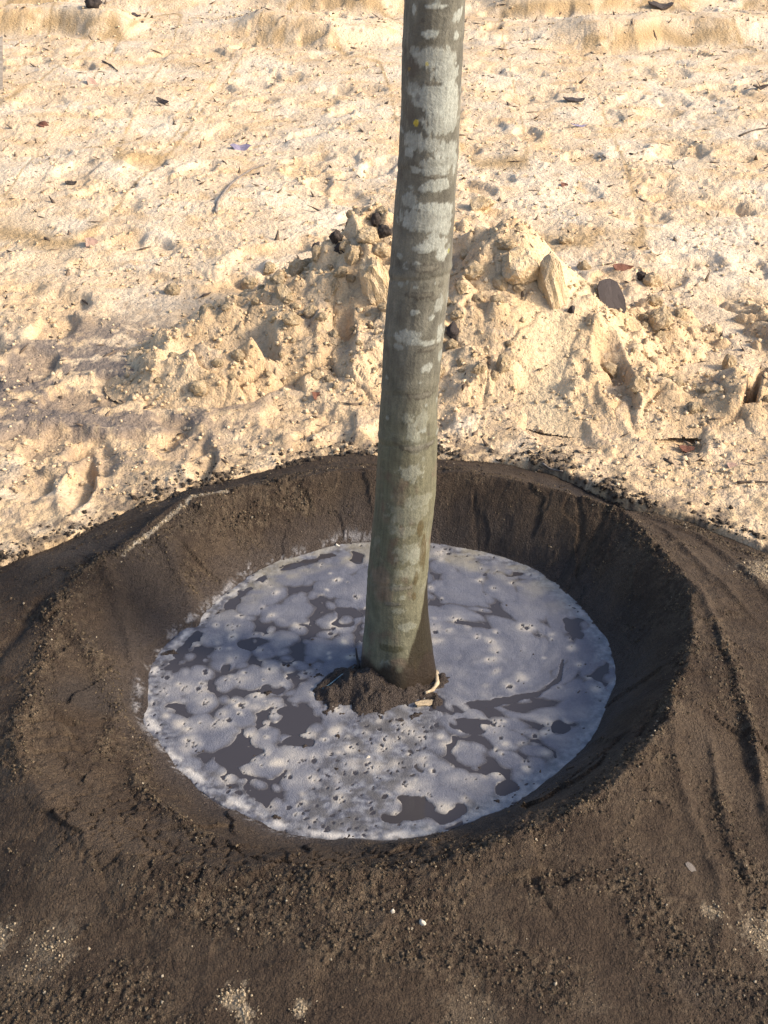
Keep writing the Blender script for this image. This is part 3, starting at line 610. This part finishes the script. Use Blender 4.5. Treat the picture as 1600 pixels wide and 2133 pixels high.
PT = [(893,60,28,20),(948,66,14,18),(950,25,22,26),(905,2,44,10),(862,12,10,22),(960,15,8,20),(905,110,90,44,.75),(930,140,60,50,.8),(862,95,26,20,.6),(905,190,100,60,.8),(935,200,56,90,.75),(860,175,40,30,.55),(920,240,80,50,.75),(860,280,50,40,.7),(895,285,50,26,.7),(930,300,60,36,.75),
          (850,305,24,22,.7),(910,330,70,40,.75),(862,337,24,14,.8),(945,330,20,40,.7),(910,368,56,28,.9),(880,375,20,16,.8),(850,400,36,34,.6),(895,412,70,16,.95),(925,420,50,24,.8),(885,440,110,44,.65),(920,455,50,34,.7),(845,445,20,26,.6),(905,488,60,26,.85),(920,512,34,26,.95),(900,470,24,10,.8),(880,495,40,20,.7),
          (867,528,16,12,.7),(845,535,16,14,.5),(862,627,18,12,.9),(898,640,16,10,.9),(915,615,26,36,.6),(848,680,50,30,.7),(865,688,30,14,.8),(918,680,24,40,.75),(892,693,34,12,.7),(830,700,18,16,.5),(888,743,26,18,.8),(865,575,14,8,.7),(845,842,20,10,.7),(878,850,30,24,.8),(858,868,24,26,.85),(868,885,16,12,.8),
          (855,955,42,18,.95),(882,930,8,6,.8),(868,900,40,20,.45),(875,1015,50,16,.55),(850,1040,60,24,.45),(855,1120,56,22,.6),(868,1125,30,20,.8),(840,1075,36,14,.5),(850,1160,44,14,.5),(825,1187,14,8,.8),(838,1208,8,6,.7),(848,1268,18,10,.7),(805,1343,18,10,.8),(830,1235,14,6,.6)]
for q in PT:
    if q[1] > 800: patch(q[0], q[1], q[2] * .85, q[3] * 1.7, (q[4] if len(q) > 4 else 1) * .75, (.26,.265,.21), 1.0)
    else: patch(*q, wobble=.75)
for k in range(70):   # many small ones higher up and all round
    a0 = br.uniform(-2.8, 2.8) * .052; z0 = br.uniform(.55, 1.5); wa, wz = br.uniform(.003, .014), br.uniform(.003, .012)
    if abs(a0) < .06: wa *= .5; wz *= .5
    local(a0, z0, wa, wz, .7, (.26,.275,.24), .6)
for q in [(864,243,14,12,.9,(.42,.33,.04),.9),(887,120,8,8,.8,(.40,.33,.05),.9),(851,134,7,6,.8,(.36,.24,.05),.9),(934,510,6,8,.7,(.34,.34,.06),.9)]: patch(*q)
for q in [(855,130,40,40,.55,(.075,.058,.045)),(850,220,30,50,.5,(.075,.06,.048)),(868,190,12,18,.6,(.06,.05,.045))]: patch(*q)
# old leaf and branch scars
for px, py, w, h in [(885,536,72,18),(872,592,62,16),(905,600,30,10),(898,704,44,14),(880,800,52,16),(868,906,50,14),(895,905,26,10),(900,160,40,8),(905,350,44,7),(835,1190,44,10),(815,1222,30,8),(920,575,20,10)]:
    patch(px, py, w, h, .65, (.048,.040,.030), .9); patch(px, py - 1, w * .72, h * .5, .8, (.145,.135,.105), .9)
# wet streaks run down by the water, dark wet foot
for q in [(875,1072,12,36,.85,(.075,.055,.022),.3),(880,1120,9,70,.85,(.075,.055,.022),.3),(884,1135,6,60,.8,(.075,.055,.022),.3),(865,1175,6,30,.8,(.075,.055,.022),.3),(861,1210,5,16,.8,(.075,.055,.022),.3),(812,1310,30,14,.85,(.05,.045,.02),.5)]: patch(*q)
ax, az = bark_at(893, 1190); bx, bz = bark_at(846, 1335)
line = ax + (bx - ax) * (az - Zf) / (az - bz)
wetm = sst(-.002, .004, arc - line + .004 * c3(60, 16, 550)) * sst(.11, .02, arc - .045) * (Zf < az + .003) * sst(bz - .016, bz - .010, Zf); wetm = np.maximum(wetm, sst(bz + .008, bz - .004, Zf + .012 * c3(40, 10, 551)) * sst(-.012, .004, arc - bx + .008 * c3(40, 30, 552)))
bc = mix(bc, np.array((.020,.0145,.007)), wetm * .94); bc = mix(bc, np.array((.07,.046,.017)), wetm * sst(.1, .5, c3(60, 4, 553)) * .6)
_, zb = bark_at(800, 1338); foot = sst(zb + .004, zb - .022, Zf + .030 * c3(45, 12, 555, 4)); bc = mix(bc, np.array((.026,.018,.012)), foot * .9)
disp = disp + lich * .0006
R = rz + disp
TV = np.stack([cxz + R * np.cos(Af), TBY + R * np.sin(Af), Zf], 1)
i = np.arange((NZ - 1) * NA); r_ = i // NA; c_ = i % NA; c2 = (c_ + 1) % NA
TF = np.stack([r_ * NA + c_, r_ * NA + c2, (r_ + 1) * NA + c2, (r_ + 1) * NA + c_], 1)
tree = bpy.data.objects.new('tree', None); COL.objects.link(tree); tree.location = (TBX, TBY, 0)
tag(tree, 'young tree with lichen spotted grey green bark standing in the foamy pool', 'tree')
def part(name, me, mat, parent=tree):
    o = link(name, me, mat); o.parent = parent; o.matrix_parent_inverse = Matrix.Translation(parent.location).inverted() if parent.parent is None else Matrix(); return o
part('trunk', raw_mesh('trunk', TV, TF, bc, np.clip(wetm + foot * .7 + low * .25, 0, 1)), M_bark)
# the stem goes on above the picture into a bare spring crown
def tube(P, R0, n=8):
    P = np.array(P, float); R0 = np.broadcast_to(R0, len(P)); V = []; Fc = []
    for j in range(len(P)):
        t = P[min(j + 1, len(P) - 1)] - P[max(j - 1, 0)]; t /= np.linalg.norm(t) + 1e-9; a = np.cross(t, (0, 0, 1) if abs(t[2]) < .9 else (1, 0, 0)); a /= np.linalg.norm(a); b_ = np.cross(t, a)
        for q in range(n): V.append(P[j] + R0[j] * (a * math.cos(6.2832 * q / n) + b_ * math.sin(6.2832 * q / n)))
    for j in range(len(P) - 1):
        for q in range(n): Fc.append((j * n + q, j * n + (q + 1) % n, (j + 1) * n + (q + 1) % n, (j + 1) * n + q))
    Fc.append(tuple(range(n))[::-1]); Fc.append(tuple((len(P) - 1) * n + q for q in range(n)))
    return V, Fc
def tube_mesh(name, parts):
    V, Fc = [], []
    for P, R0, n in parts:
        v, f = tube(P, R0, n); o = len(V); V += [tuple(q) for q in v]; Fc += [tuple(o + i for i in q) for q in f]
    me = bpy.data.meshes.new(name); me.from_pydata([tuple(map(float, q)) for q in V], [], Fc); return me
M_limb = plain_mat('limb_bark', (.13,.11,.085), (.30,.30,.26), 30, .8, .002)
xt, rt = float(cx1[-1]), float(r1[-1]); up = [(xt, TBY, ztop - .03)] + [(xt + .02 * k + .02 * math.sin(k), TBY + .015 * math.sin(k * 2), ztop + .35 * k) for k in range(1, 9)]
part('upper_stem', tube_mesh('upper_stem', [(up, np.linspace(rt * .99, .008, 9), 20)]), M_limb)
tw_ = []
for k in range(9):
    z0 = 2.5 + .2 * k; t = k * 2.4; L = 1.3 - .1 * k; xb = xt + .02 * (z0 - ztop) / .35
    P = [(xb + s * L * math.cos(t) * .8, TBY + s * L * math.sin(t) * .8, z0 + s * L * .75 + .04 * math.sin(9 * s)) for s in np.linspace(0, 1, 7)]
    part('limb', tube_mesh('limb', [(P, np.linspace(.018, .003, 7), 8)]), M_limb)
    for s in range(14):
        q = np.array(P[int(br.integers(2, 7))]); e = q + br.normal(0, .14, 3) + (0, 0, .16); tw_.append(([q, (q + e) / 2 + br.normal(0, .02, 3), e], np.array([.003, .002, .001]), 4))
part('crown', tube_mesh('crown', tw_), M_limb)

# ------------------------------------------------------------------ clods on the heap
def lump_mesh(name, seed, sub=3, ro=1.0):
    import bmesh
    bm = bmesh.new(); bmesh.ops.create_icosphere(bm, subdivisions=sub, radius=1.0); r_ = np.random.default_rng(seed)
    planes = r_.normal(0, 1, (9, 3)); planes /= np.linalg.norm(planes, axis=1)[:, None]; off = r_.uniform(.60, .95, 9)
    V = np.array([v.co[:] for v in bm.verts]); k = (V @ planes.T); f = np.min(np.where(k > .05, off / np.maximum(k, .05), 9), 1); f = np.minimum(f, 1.0)
    f = f * (1 + ro * .22 * fbm(V[:, 0] * 2.5 + seed, V[:, 1] * 2.5 + V[:, 2] * 1.9, seed, 3) + ro * .14 * fbm(V[:, 0] * 8 + V[:, 2] * 5, V[:, 1] * 8 - V[:, 2] * 6, seed + 2, 2))
    V = V * f[:, None]
    for v, q in zip(bm.verts, V): v.co = q
    me = bpy.data.meshes.new(name); bm.to_mesh(me); bm.free()
    n = fbm(V[:, 0] * 3, V[:, 1] * 3 + V[:, 2] * 2, seed + 7, 3)
    a = me.attributes.new('col', 'FLOAT_COLOR', 'POINT'); c = np.ones((len(V), 4), np.float32); c[:, :3] = mix(np.array((.52,.385,.22)), np.array((.66,.51,.325)), sst(-.3, .3, n)); a.data.foreach_set('color', c.ravel())
    return me
def lump_mat(name, bump): return attr_mat(name, grain=((14, .20), (4, .12)), rough=(.95, .8), bumps=((5, .012), (16, bump)), spec=.15)
M_clod = lump_mat('sand_clod', .005)
CL = [lump_mesh('sand_clod', 600 + k) for k in range(7)]
for me in CL: me.materials.append(M_clod)
big_clods = [(772,492,62,46,20),(785,580,70,140,6),(735,530,40,50,0),(720,515,34,30,30),(1150,585,66,140,-14),(1085,550,84,84,5),(985,565,60,44,0),(1040,590,44,40,20),(1000,425,56,36,10),(1050,510,40,30,0),(620,560,50,46,15),(590,610,44,44,0),(1215,555,36,26,0),(1360,585,44,40,0),(1380,665,50,60,12),(1330,800,40,40,0),(1050,760,40,50,0),(960,600,36,30,0),(650,650,36,30,0),(360,605,34,34,0),(1000,770,34,26,20),(1270,770,44,34,0),(1180,500,40,24,0),(700,600,30,40,0),(520,590,40,26,0),(1450,850,40,30,0),(1520,760,34,50,0),(660,530,30,40,0),(560,560,36,30,0),(940,720,30,26,0)]
def add_clod(p, w, h, rot, parent):
    o = bpy.data.objects.new('clod', CL[int(br.integers(0, 7))]); COL.objects.link(o); o.parent = parent
    o.location = p; o.scale = (w, w * br.uniform(.7, 1.0), h); o.rotation_euler = (br.uniform(-.3, .3), math.radians(rot), br.uniform(0, 6.28)); return o
for px, py, wpx, hpx, rot in big_clods:
    p = hit(px, py + hpx * .25); s = ppm(p); add_clod(p + Vector((0, .01, hpx * s * .12)), wpx * s * .52, hpx * s * .52, rot, heap)
cx_, cy_ = br.uniform(-.8, 1.4, 2500), br.uniform(2.85, 4.3, 2500); cz_, ch_, cs_, _ = H_heap(cx_, cy_, True, True)
k = np.nonzero((ch_ > .04) & (cs_ < .4) & (br.random(2500) < .3 + ch_ * 3))[0][:200]
for x, y, z in zip(cx_[k], cy_[k], cz_[k]):
    w = .008 + .026 * br.random() ** 2.5; add_clod(Vector((x, y, float(z) + w * .05)), w, w * br.uniform(.6, .95), br.uniform(-20, 20), heap)

# ------------------------------------------------------------------ crumbs: soil and sand grains too many to count
N = 210000
cxy = np.stack([rng.uniform(-.85, .95, N), rng.uniform(.8, 2.75, N)], 1); z, ti, to, cr, dpl, _ = H_soil(cxy[:, 0], cxy[:, 1], True, True)
ok = (dpl > .03) & (to < 1.05) & (rng.random(N) < (cr ** 1.3) * .8 + .03) & (z > .01); cxy, z = cxy[ok], z[ok]; cr = cr[ok]
S = .0009 + .0034 * rng.random(len(z)) ** 3.4 * (.5 + .5 * cr); t = rng.random(len(z))
C = mix(np.array((.045,.034,.024)), np.array((.20,.148,.092)), t ** 1.7); pal = rng.random(len(z)) > .985; C[pal] = (.42, .35, .25)
o = link('soil_crumbs', crumbs('soil_crumbs', np.c_[cxy, z + S * .08], S, C, M_soil, wet=np.zeros(len(z))), M_soil, smooth=False); tag(o, 'loose crumbs of dark soil along the basin rim', kind='stuff')
q_ = []
for px, py, rad, am in SANDY:
    x0, y0 = on_z(px, py, .065); k = int(1100 * am ** 1.7 * (rad / .02) ** 1.6); rd = rad * 1.15 * np.abs(rng.normal(0, .75, k)); t = rng.uniform(0, 6.283, k); q_.append(np.c_[x0 + rd * np.cos(t) * 1.2, y0 + rd * np.sin(t)])
k = rng.uniform(0, len(STREAK) - 1, 800); q_.append(np.c_[np.interp(k, np.arange(len(STREAK)), STREAK[:, 0]) + rng.normal(0, .0022, 800), np.interp(k, np.arange(len(STREAK)), STREAK[:, 1]) + rng.normal(0, .0022, 800)])
q_ = np.concatenate(q_); n = fbm(q_[:, 0] * 50, q_[:, 1] * 50, 720, 2); q_ = q_[n > -.25 + .3 * rng.random(len(n))]; z = H_soil(q_[:, 0], q_[:, 1]); S = .0007 + .0022 * rng.random(len(z)) ** 3; C = mix(np.array((.18,.138,.088)), np.array((.50,.40,.265)), rng.random(len(z)) ** 1.3)
o = link('sand_grains', crumbs('sand_grains', np.c_[q_, z + S * .2], S, C, M_sand, 'oct', wet=np.zeros(len(z))), M_sand, smooth=False); tag(o, 'pale sand grains left on the dark soil', kind='stuff')
# dark crumbs strewn over the sand beside the ring
N = 26000; a = rng.uniform(-.35, math.pi + .35, N); k = ((a + math.pi) / (2 * math.pi) * 720).astype(int) % 721; q = RO[k] + rng.exponential(.030, N) - .035
px_, py_ = BC[0] + q * np.cos(a), BC[1] + q * np.sin(a); n = fbm(px_ * 8, py_ * 8, 700, 3); ok = n > -.35 + .6 * rng.random(N); px_, py_ = px_[ok][:3500], py_[ok][:3500]
z = surf(px_, py_, True); S = .0010 + .0085 * rng.random(len(z)) ** 4.2; C = mix(np.array((.050,.038,.028)), np.array((.14,.107,.075)), rng.random(len(z)))
o = link('soil_spill', crumbs('soil_spill', np.c_[px_, py_, z + S * .2], S, C, M_soil, 'oct', wet=np.zeros(len(z))), M_soil, smooth=False); tag(o, 'dark soil crumbs spilled on the sand around the basin', kind='stuff')
# sand crumbs over the field and the heap
N = 17000; y = 2.5 + 8 * rng.random(N) ** 1.6; x = rng.uniform(-.42, .42, N) * (y + .7); n = fbm(x * 4, y * 4, 6, 2); th, r, rp, rc, ro, zc = basin(x, y)
ok = (n + .5 * rng.random(N) > .15) & (r > ro); x, y = x[ok], y[ok]; z = surf(x, y, True); S = (.0020 + .0075 * rng.random(len(z)) ** 3.4) * (.75 + .1 * y); C = mix(np.array((.56,.42,.255)), np.array((.66,.52,.34)), rng.random(len(z)))
hn = 6000; x2 = rng.uniform(-.8, 1.4, hn); y2 = rng.uniform(2.8, 4.3, hn); z2, h2, s2_, r2_ = H_heap(x2, y2, True, True); ok = (h2 > .02) & (rng.random(hn) > s2_ * .9); S2 = .002 + .009 * rng.random(ok.sum()) ** 2.6; C2 = mix(np.array((.50,.365,.21)), np.array((.66,.51,.32)), rng.random(ok.sum()))
P = np.r_[np.c_[x, y, z + S * .3], np.c_[x2[ok], y2[ok], z2[ok] + S2 * .3]]
o = link('sand_crumbs', crumbs('sand_crumbs', P, np.r_[S, S2], np.r_[C, C2], M_sand, 'oct', wet=np.zeros(len(P))), M_sand, smooth=False); tag(o, 'crumbs of sand strewn over the churned ground and heap', kind='stuff')
# small dark plant bits over the sand
N = 5200; y = 2.6 + 8.5 * rng.random(N) ** 1.3; x = rng.uniform(-.42, .42, N) * (y + .7); th, r, rp, rc, ro, zc = basin(x, y); n = fbm(x * 3, y * 3, 710, 3); ok = (r > ro) & (n + .6 * rng.random(N) > .2); x, y = x[ok], y[ok]
z = surf(x, y, True); S = (.002 + .006 * rng.random(len(z)) ** 2.5) * (.7 + .13 * y); t = rng.random(len(z))[:, None]; C = np.array((.06,.045,.035)) * (1 - t) + np.array((.24,.17,.11)) * t
o = link('litter_bits', crumbs('litter_bits', np.c_[x, y, z + S * .15], S, C, M_litter, 'oct', .35, (.2, .45), 4.5, wet=np.zeros(len(z))), M_litter, smooth=False); tag(o, 'tiny dark bits of bark and leaf scattered over the sand', kind='stuff')

# ------------------------------------------------------------------ single things lying about
M_black = plain_mat('peat', (.026,.020,.017), (.075,.060,.050), 2.5, .95, .004); M_brk = plain_mat('old_bark', (.045,.035,.032), (.085,.068,.062), 40, .75, .002, (1, 4, 1))
M_leaf = plain_mat('dead_leaf', (.10,.035,.022), (.20,.09,.055), 60, .7, .001); M_viol = plain_mat('grey_leaf', (.17,.15,.21), (.30,.26,.33), 50, .6, .001); M_pink = plain_mat('pale_leaf', (.32,.20,.15), (.42,.28,.21), 50, .7, .001)
M_twig = plain_mat('twig_bark', (.12,.10,.085), (.28,.24,.20), 90, .8, .001); M_darktwig = plain_mat('dark_twig', (.05,.036,.026), (.11,.08,.055), 90, .8, .001); M_root = plain_mat('pale_root', (.30,.22,.13), (.50,.41,.28), 80, .7, .001)
M_straw = plain_mat('straw', (.55,.50,.40), (.68,.64,.54), 80, .6, .0005); M_blue = plain_mat('blue_twine', (.06,.15,.20), (.22,.32,.37), 200, .5, .0005); M_stone = plain_mat('pebble', (.50,.44,.35), (.66,.60,.50), 30, .7, .001); M_board = plain_mat('grey_board', (.20,.175,.15), (.34,.30,.26), 20, .8, .001, (1, 1, 6)); M_red = plain_mat('red_stone', (.22,.12,.08), (.34,.20,.13), 40, .8, .002)
def slab(name, outline, thick, mat, bend=0.0, seed=0):
    """an irregular little plate with real thickness: leaf, bark or chip"""
    import bmesh
    r_ = np.random.default_rng(seed); bm = bmesh.new(); P = np.array(outline, float); ring = []
    for f in (1.0, .55): ring.append([(p[0] * f, p[1] * f) for p in P])
    def zf(x, y): return bend * (x * x * .9 - y * y * .5) + bend * .25 * math.sin(5 * x + seed)
    lay = []
    for sgn in (1, -1):
        vs_ = [[bm.verts.new((x, y, zf(x, y) + sgn * thick * (.55 if f == 0 else 1.0) / 2 + r_.normal(0, thick * .08))) for x, y in ring[f]] for f in (0, 1)]; ctr = bm.verts.new((0, 0, zf(0, 0) + sgn * thick / 2)); lay.append((vs_, ctr))
    n = len(P)
    for s, (vs_, ctr) in enumerate(lay):
        for i in range(n):
            j = (i + 1) % n; q = [vs_[0][i], vs_[0][j], vs_[1][j], vs_[1][i]]; t = [vs_[1][i], vs_[1][j], ctr]
            bm.faces.new(q if s == 0 else q[::-1]); bm.faces.new(t if s == 0 else t[::-1])
    for i in range(n):
        j = (i + 1) % n; bm.faces.new([lay[0][0][0][j], lay[0][0][0][i], lay[1][0][0][i], lay[1][0][0][j]])
    me = bpy.data.meshes.new(name); bm.to_mesh(me); bm.free(); me.materials.append(mat); return me
def blob_outline(n, w, h, jit, seed, tip=0):
    r_ = np.random.default_rng(seed); out = []
    for i in range(n):
        t = 2 * math.pi * i / n; f = 1 + r_.uniform(-jit, jit); x = math.cos(t); out.append((w * f * (x if not tip else math.copysign(abs(x) ** .8, x)), h * f * math.sin(t) * (1 - tip * .55 * max(0, x))))
    return out
def lay_slab(name, px, py, wpx, hpx, mat, label, cat, thick=.2, bend=.25, tilt=(0, 0), rz_=0, seed=1, tip=.6, jit=.14, n=12, lift=.3, group=None):
    p = hit(px, py); s = ppm(p) * (.78 if name == 'leaf' else 1); w = wpx * s / 2; h = hpx * s / 2; bend *= .6 if name == 'leaf' else 1
    me = slab(name, blob_outline(n, 1, max(.2, h / w), jit, seed, tip), thick, mat, bend, seed); o = link(name, me, None, smooth=False); o.scale = (w, w, w); o.location = p + Vector((0, 0, w * lift * .5)); o.rotation_euler = (tilt[0], tilt[1], rz_); return tag(o, label, cat, group)
lay_slab('bark_piece', 1272, 632, 68, 104, M_brk, 'dark flat piece of bark lying on the right flank of the sand heap', 'bark', .22, .1, (.75, .25), .35, 3, 0, .1, 14, .5)
lay_slab('leaf', 501, 312, 52, 34, M_viol, 'grey violet leaf lying on the pale sand left of the trunk', 'leaf', .12, .5, (.25, .1), .2, 4)
lay_slab('leaf', 90, 262, 24, 40, M_leaf, 'dark red curled leaf near the left edge of the sand', 'leaf', .15, .6, (.3, -.3), 1.1, 5)
lay_slab('leaf', 192, 176, 26, 40, M_pink, 'small tan leaf standing tilted in the sand, upper left', 'leaf', .15, .5, (.9, .2), .5, 6)
lay_slab('leaf', 190, 508, 34, 44, M_pink, 'reddish tan leaf half buried left of the heap', 'leaf', .15, .5, (.6, .2), .4, 7)
lay_slab('leaf', 1195, 212, 62, 30, M_brk, 'flat grey brown leaf on sand right of the trunk', 'leaf', .14, .3, (.1, .1), .1, 8)
lay_slab('leaf', 1205, 265, 50, 16, M_viol, 'thin lilac leaf lying on sand right of the trunk', 'leaf', .10, .3, (.1, .2), .5, 9)
lay_slab('leaf', 1175, 387, 20, 24, M_leaf, 'small reddish leaf between the trunk and the footprint hollow', 'leaf', .15, .5, (.5, .2), .3, 10)
lay_slab('leaf', 660, 826, 30, 26, M_leaf, 'small rust coloured leaf in front of the sand heap', 'leaf', .15, .6, (.6, .2), .3, 11)
lay_slab('leaf', 1430, 937, 44, 24, M_leaf, 'brown leaf in the hollow at the right behind the basin', 'leaf', .2, .4, (.3, .1), .0, 12)
lay_slab('leaf', 1524, 972, 26, 24, M_pink, 'round pinkish leaf on sand at the right edge', 'leaf', .2, .4, (.5, .1), .0, 13, 0)
lay_slab('leaf', 1296, 562, 56, 28, M_leaf, 'rusty brown leaf stuck on top of the sand heap right side', 'leaf', .2, .4, (.5, .1), .2, 14)
lay_slab('leaf', 148, 384, 30, 18, M_black, 'black leaf scrap casting a small shadow on the left sand', 'leaf', .2, .5, (.4, .1), .2, 15)
lay_slab('leaf', 1375, 18, 66, 26, M_brk, 'brown leaf clump at the top right edge of the sand', 'leaf', .3, .5, (.3, .1), .1, 16)
lay_slab('leaf', 1582, 186, 56, 16, M_black, 'dark narrow leaf at the right edge of the upper sand', 'leaf', .2, .5, (.3, .1), .5, 17)
lay_slab('leaf', 285, 35, 30, 14, M_brk, 'dark leaf on the sand ridge near the top left', 'leaf', .2, .5, (.3, .1), -.5, 18)
lay_slab('leaf', 340, 214, 40, 16, M_brk, 'dark leaf edge sticking from sand, upper left middle', 'leaf', .2, .5, (.5, .1), -.6, 19)
lay_slab('wood_chip', 1440, 1810, 14, 34, M_twig, 'pale weathered wood chip on the soil slope lower right', 'wood chip', .3, .1, (.3, 0), .5, 21, 0)
lay_slab('wood_chip', 890, 1468, 52, 16, M_root, 'pale orange splinter at the foot of the trunk, right side', 'wood chip', .25, .2, (.2, .1), .45, 22, 0, .25)
lay_slab('leaf', 886, 1528, 40, 14, M_straw, 'folded cream leaf floating in front of the trunk', 'leaf', .10, .3, (.3, .1), -.5, 23)
def lay_lump(name, px, py, wpx, hpx, mat, label, cat, seed, group=None, up_=.25, me=None):
    p = hit(px, py + hpx * .3); s = ppm(p); me = lump_mesh(name, seed, 3, 2.2 if name == 'peat_clod' else 1.0); me.materials.append(mat); o = link(name, me, None); o.scale = (wpx * s * .52, wpx * s * .42, hpx * s * .52); o.location = p + Vector((0, 0, hpx * s * up_)); o.rotation_euler = (0, 0, seed * 1.7); return tag(o, label, cat, group)
lay_lump('peat_clod', 197, 8, 36, 30, M_black, 'black lump standing on the sand ridge at the top left edge', 'clod', 31)
lay_lump('peat_clod', 783, 458, 26, 34, M_black, 'black peat clod topmost on the heap, left beside the trunk', 'clod', 32)
lay_lump('peat_clod', 800, 482, 26, 30, M_black, 'black peat clod half hidden behind the trunk on the heap', 'clod', 33)
lay_lump('peat_clod', 700, 492, 30, 34, M_black, 'black peat clod wedged between sand clods left of the trunk', 'clod', 34)
lay_lump('peat_clod', 712, 518, 30, 24, M_black, 'lower black peat clod wedged between sand clods left of trunk', 'clod', 35)
lay_lump('peat_clod', 660, 515, 24, 22, M_black, 'leftmost small black peat clod on the heap crest', 'clod', 36)
lay_lump('peat_clod', 1335, 575, 22, 22, M_black, 'small black clod on the right shoulder of the heap', 'clod', 37)
lay_lump('peat_clod', 1190, 645, 18, 22, M_brk, 'small dark brown clod on the sand slide of the heap', 'clod', 38)
lay_lump('peat_clod', 945, 690, 30, 40, M_brk, 'brown clod right beside the trunk on the heap front', 'clod', 39)
lay_lump('pebble', 768, 1580, 18, 18, M_stone, 'pale pebble on the foamy spit in front of the trunk', 'pebble', 41)
lay_lump('pebble', 880, 1920, 16, 16, M_stone, 'white pebble on the dark soil slope, lower middle', 'pebble', 42)
lay_lump('pebble', 818, 1896, 10, 16, M_stone, 'small cream pebble left of the white pebble on soil', 'pebble', 43)
def lay_twig(name, P, rpx, mat, label, cat='twig', lift=.8, n=7, group=None, rise=None):
    W_ = []
    for i, (px, py) in enumerate(P):
        p = hit(px, py); s = ppm(p); W_.append(np.array(p) + (0, 0, rpx * s * lift + (rise[i] if rise else 0)))
    W_ = np.array(W_); k = np.linspace(0, len(W_) - 1, len(W_) * 3 - 2); W2 = np.stack([np.interp(k, np.arange(len(W_)), W_[:, j]) for j in range(3)], 1); W2[1:-1, 2] = (W2[:-2, 2] + W2[1:-1, 2] + W2[2:, 2]) / 3
    o = W2[0].copy(); me = tube_mesh(name, [(W2 - o, np.linspace(rpx * s, rpx * s * .5, len(W2)) * (1 + .15 * np.sin(np.arange(len(W2)) * 2.3)), n)]); ob = link(name, me, mat); ob.location = o; return tag(ob, label, cat, group)
lay_twig('twig', [(450,445),(453,425),(465,405),(480,388),(500,370),(525,355),(560,342)], 3.0, M_twig, 'long curved grey twig arching over the sand, left of the heap')
lay_twig('twig', [(680,375),(720,378),(745,368),(750,372)], 2.2, M_twig, 'short forked looking twig on sand just left of the trunk')
lay_twig('twig', [(1535,1008),(1560,1006),(1600,1007)], 3.5, M_darktwig, 'straight dark twig on sand at the right edge behind basin')
lay_twig('twig', [(1130,968),(1148,980),(1172,985)], 2.2, M_twig, 'thin curved twig on the far right rim of the basin')
lay_twig('twig', [(1540,285),(1570,272),(1600,268)], 2.2, M_darktwig, 'thin dark twig at the right edge of the middle sand')
lay_twig('twig', [(215,130),(232,138),(246,150)], 2.0, M_darktwig, 'little dark twig slanting in the sand, far upper left')
lay_twig('twig', [(1178,1378),(1180,1400),(1181,1424)], 1.6, M_darktwig, 'tiny dark twig floating on the foam right of the trunk')
lay_twig('twig', [(1125,1612),(1128,1590),(1140,1575)], 2.0, M_darktwig, 'dark twig at the water edge, lower right of pool')
lay_twig('twig', [(1180,1604),(1195,1598)], 3.0, M_darktwig, 'short black stick on wet soil right of the pool')
lay_twig('straw', [(876,1570),(892,1558),(908,1546)], 2.2, M_straw, 'white straw floating in front of the trunk', 'straw', 1.0)
lay_twig('straw', [(700,1136),(705,1140),(712,1143)], 2.5, M_straw, 'pale straw bit at the far water edge left of trunk', 'straw')
lay_twig('root', [(908,1402),(911,1425),(902,1440),(886,1448)], 6.0, M_root, 'cream curved root end hugging the right foot of the trunk', 'root', .5)
lay_twig('twine', [(672,1436),(690,1425),(712,1406),(738,1390)], 1.3, M_blue, 'strand of blue twine at the left foot of the trunk', 'twine', 1.0)
lay_twig('twig', [(748,1392),(744,1378),(742,1366)], 3.0, M_black, 'black upright stub at the left foot of the trunk', 'twig', .5, 6, None, [0, .008, .016])
# weathered board end at the left edge
import bmesh
p = hit(0, 190); s = ppm(p); bm = bmesh.new(); bmesh.ops.create_cube(bm, size=1)
for v in bm.verts:
    v.co.x *= .10; v.co.y *= .03; v.co.z *= .30
    if v.co.z > 0: v.co.z += v.co.x * .5; v.co.x += .02
bmesh.ops.bevel(bm, geom=bm.edges[:], offset=.004, segments=2, affect='EDGES'); me = bpy.data.meshes.new('board'); bm.to_mesh(me); bm.free()
o = link('board', me, M_board, smooth=False); o.location = (p.x - .045, p.y + .05, p.z + .09); o.rotation_euler = (-.15, .1, .3); tag(o, 'weathered grey board end standing in the sand at the left edge', 'board')
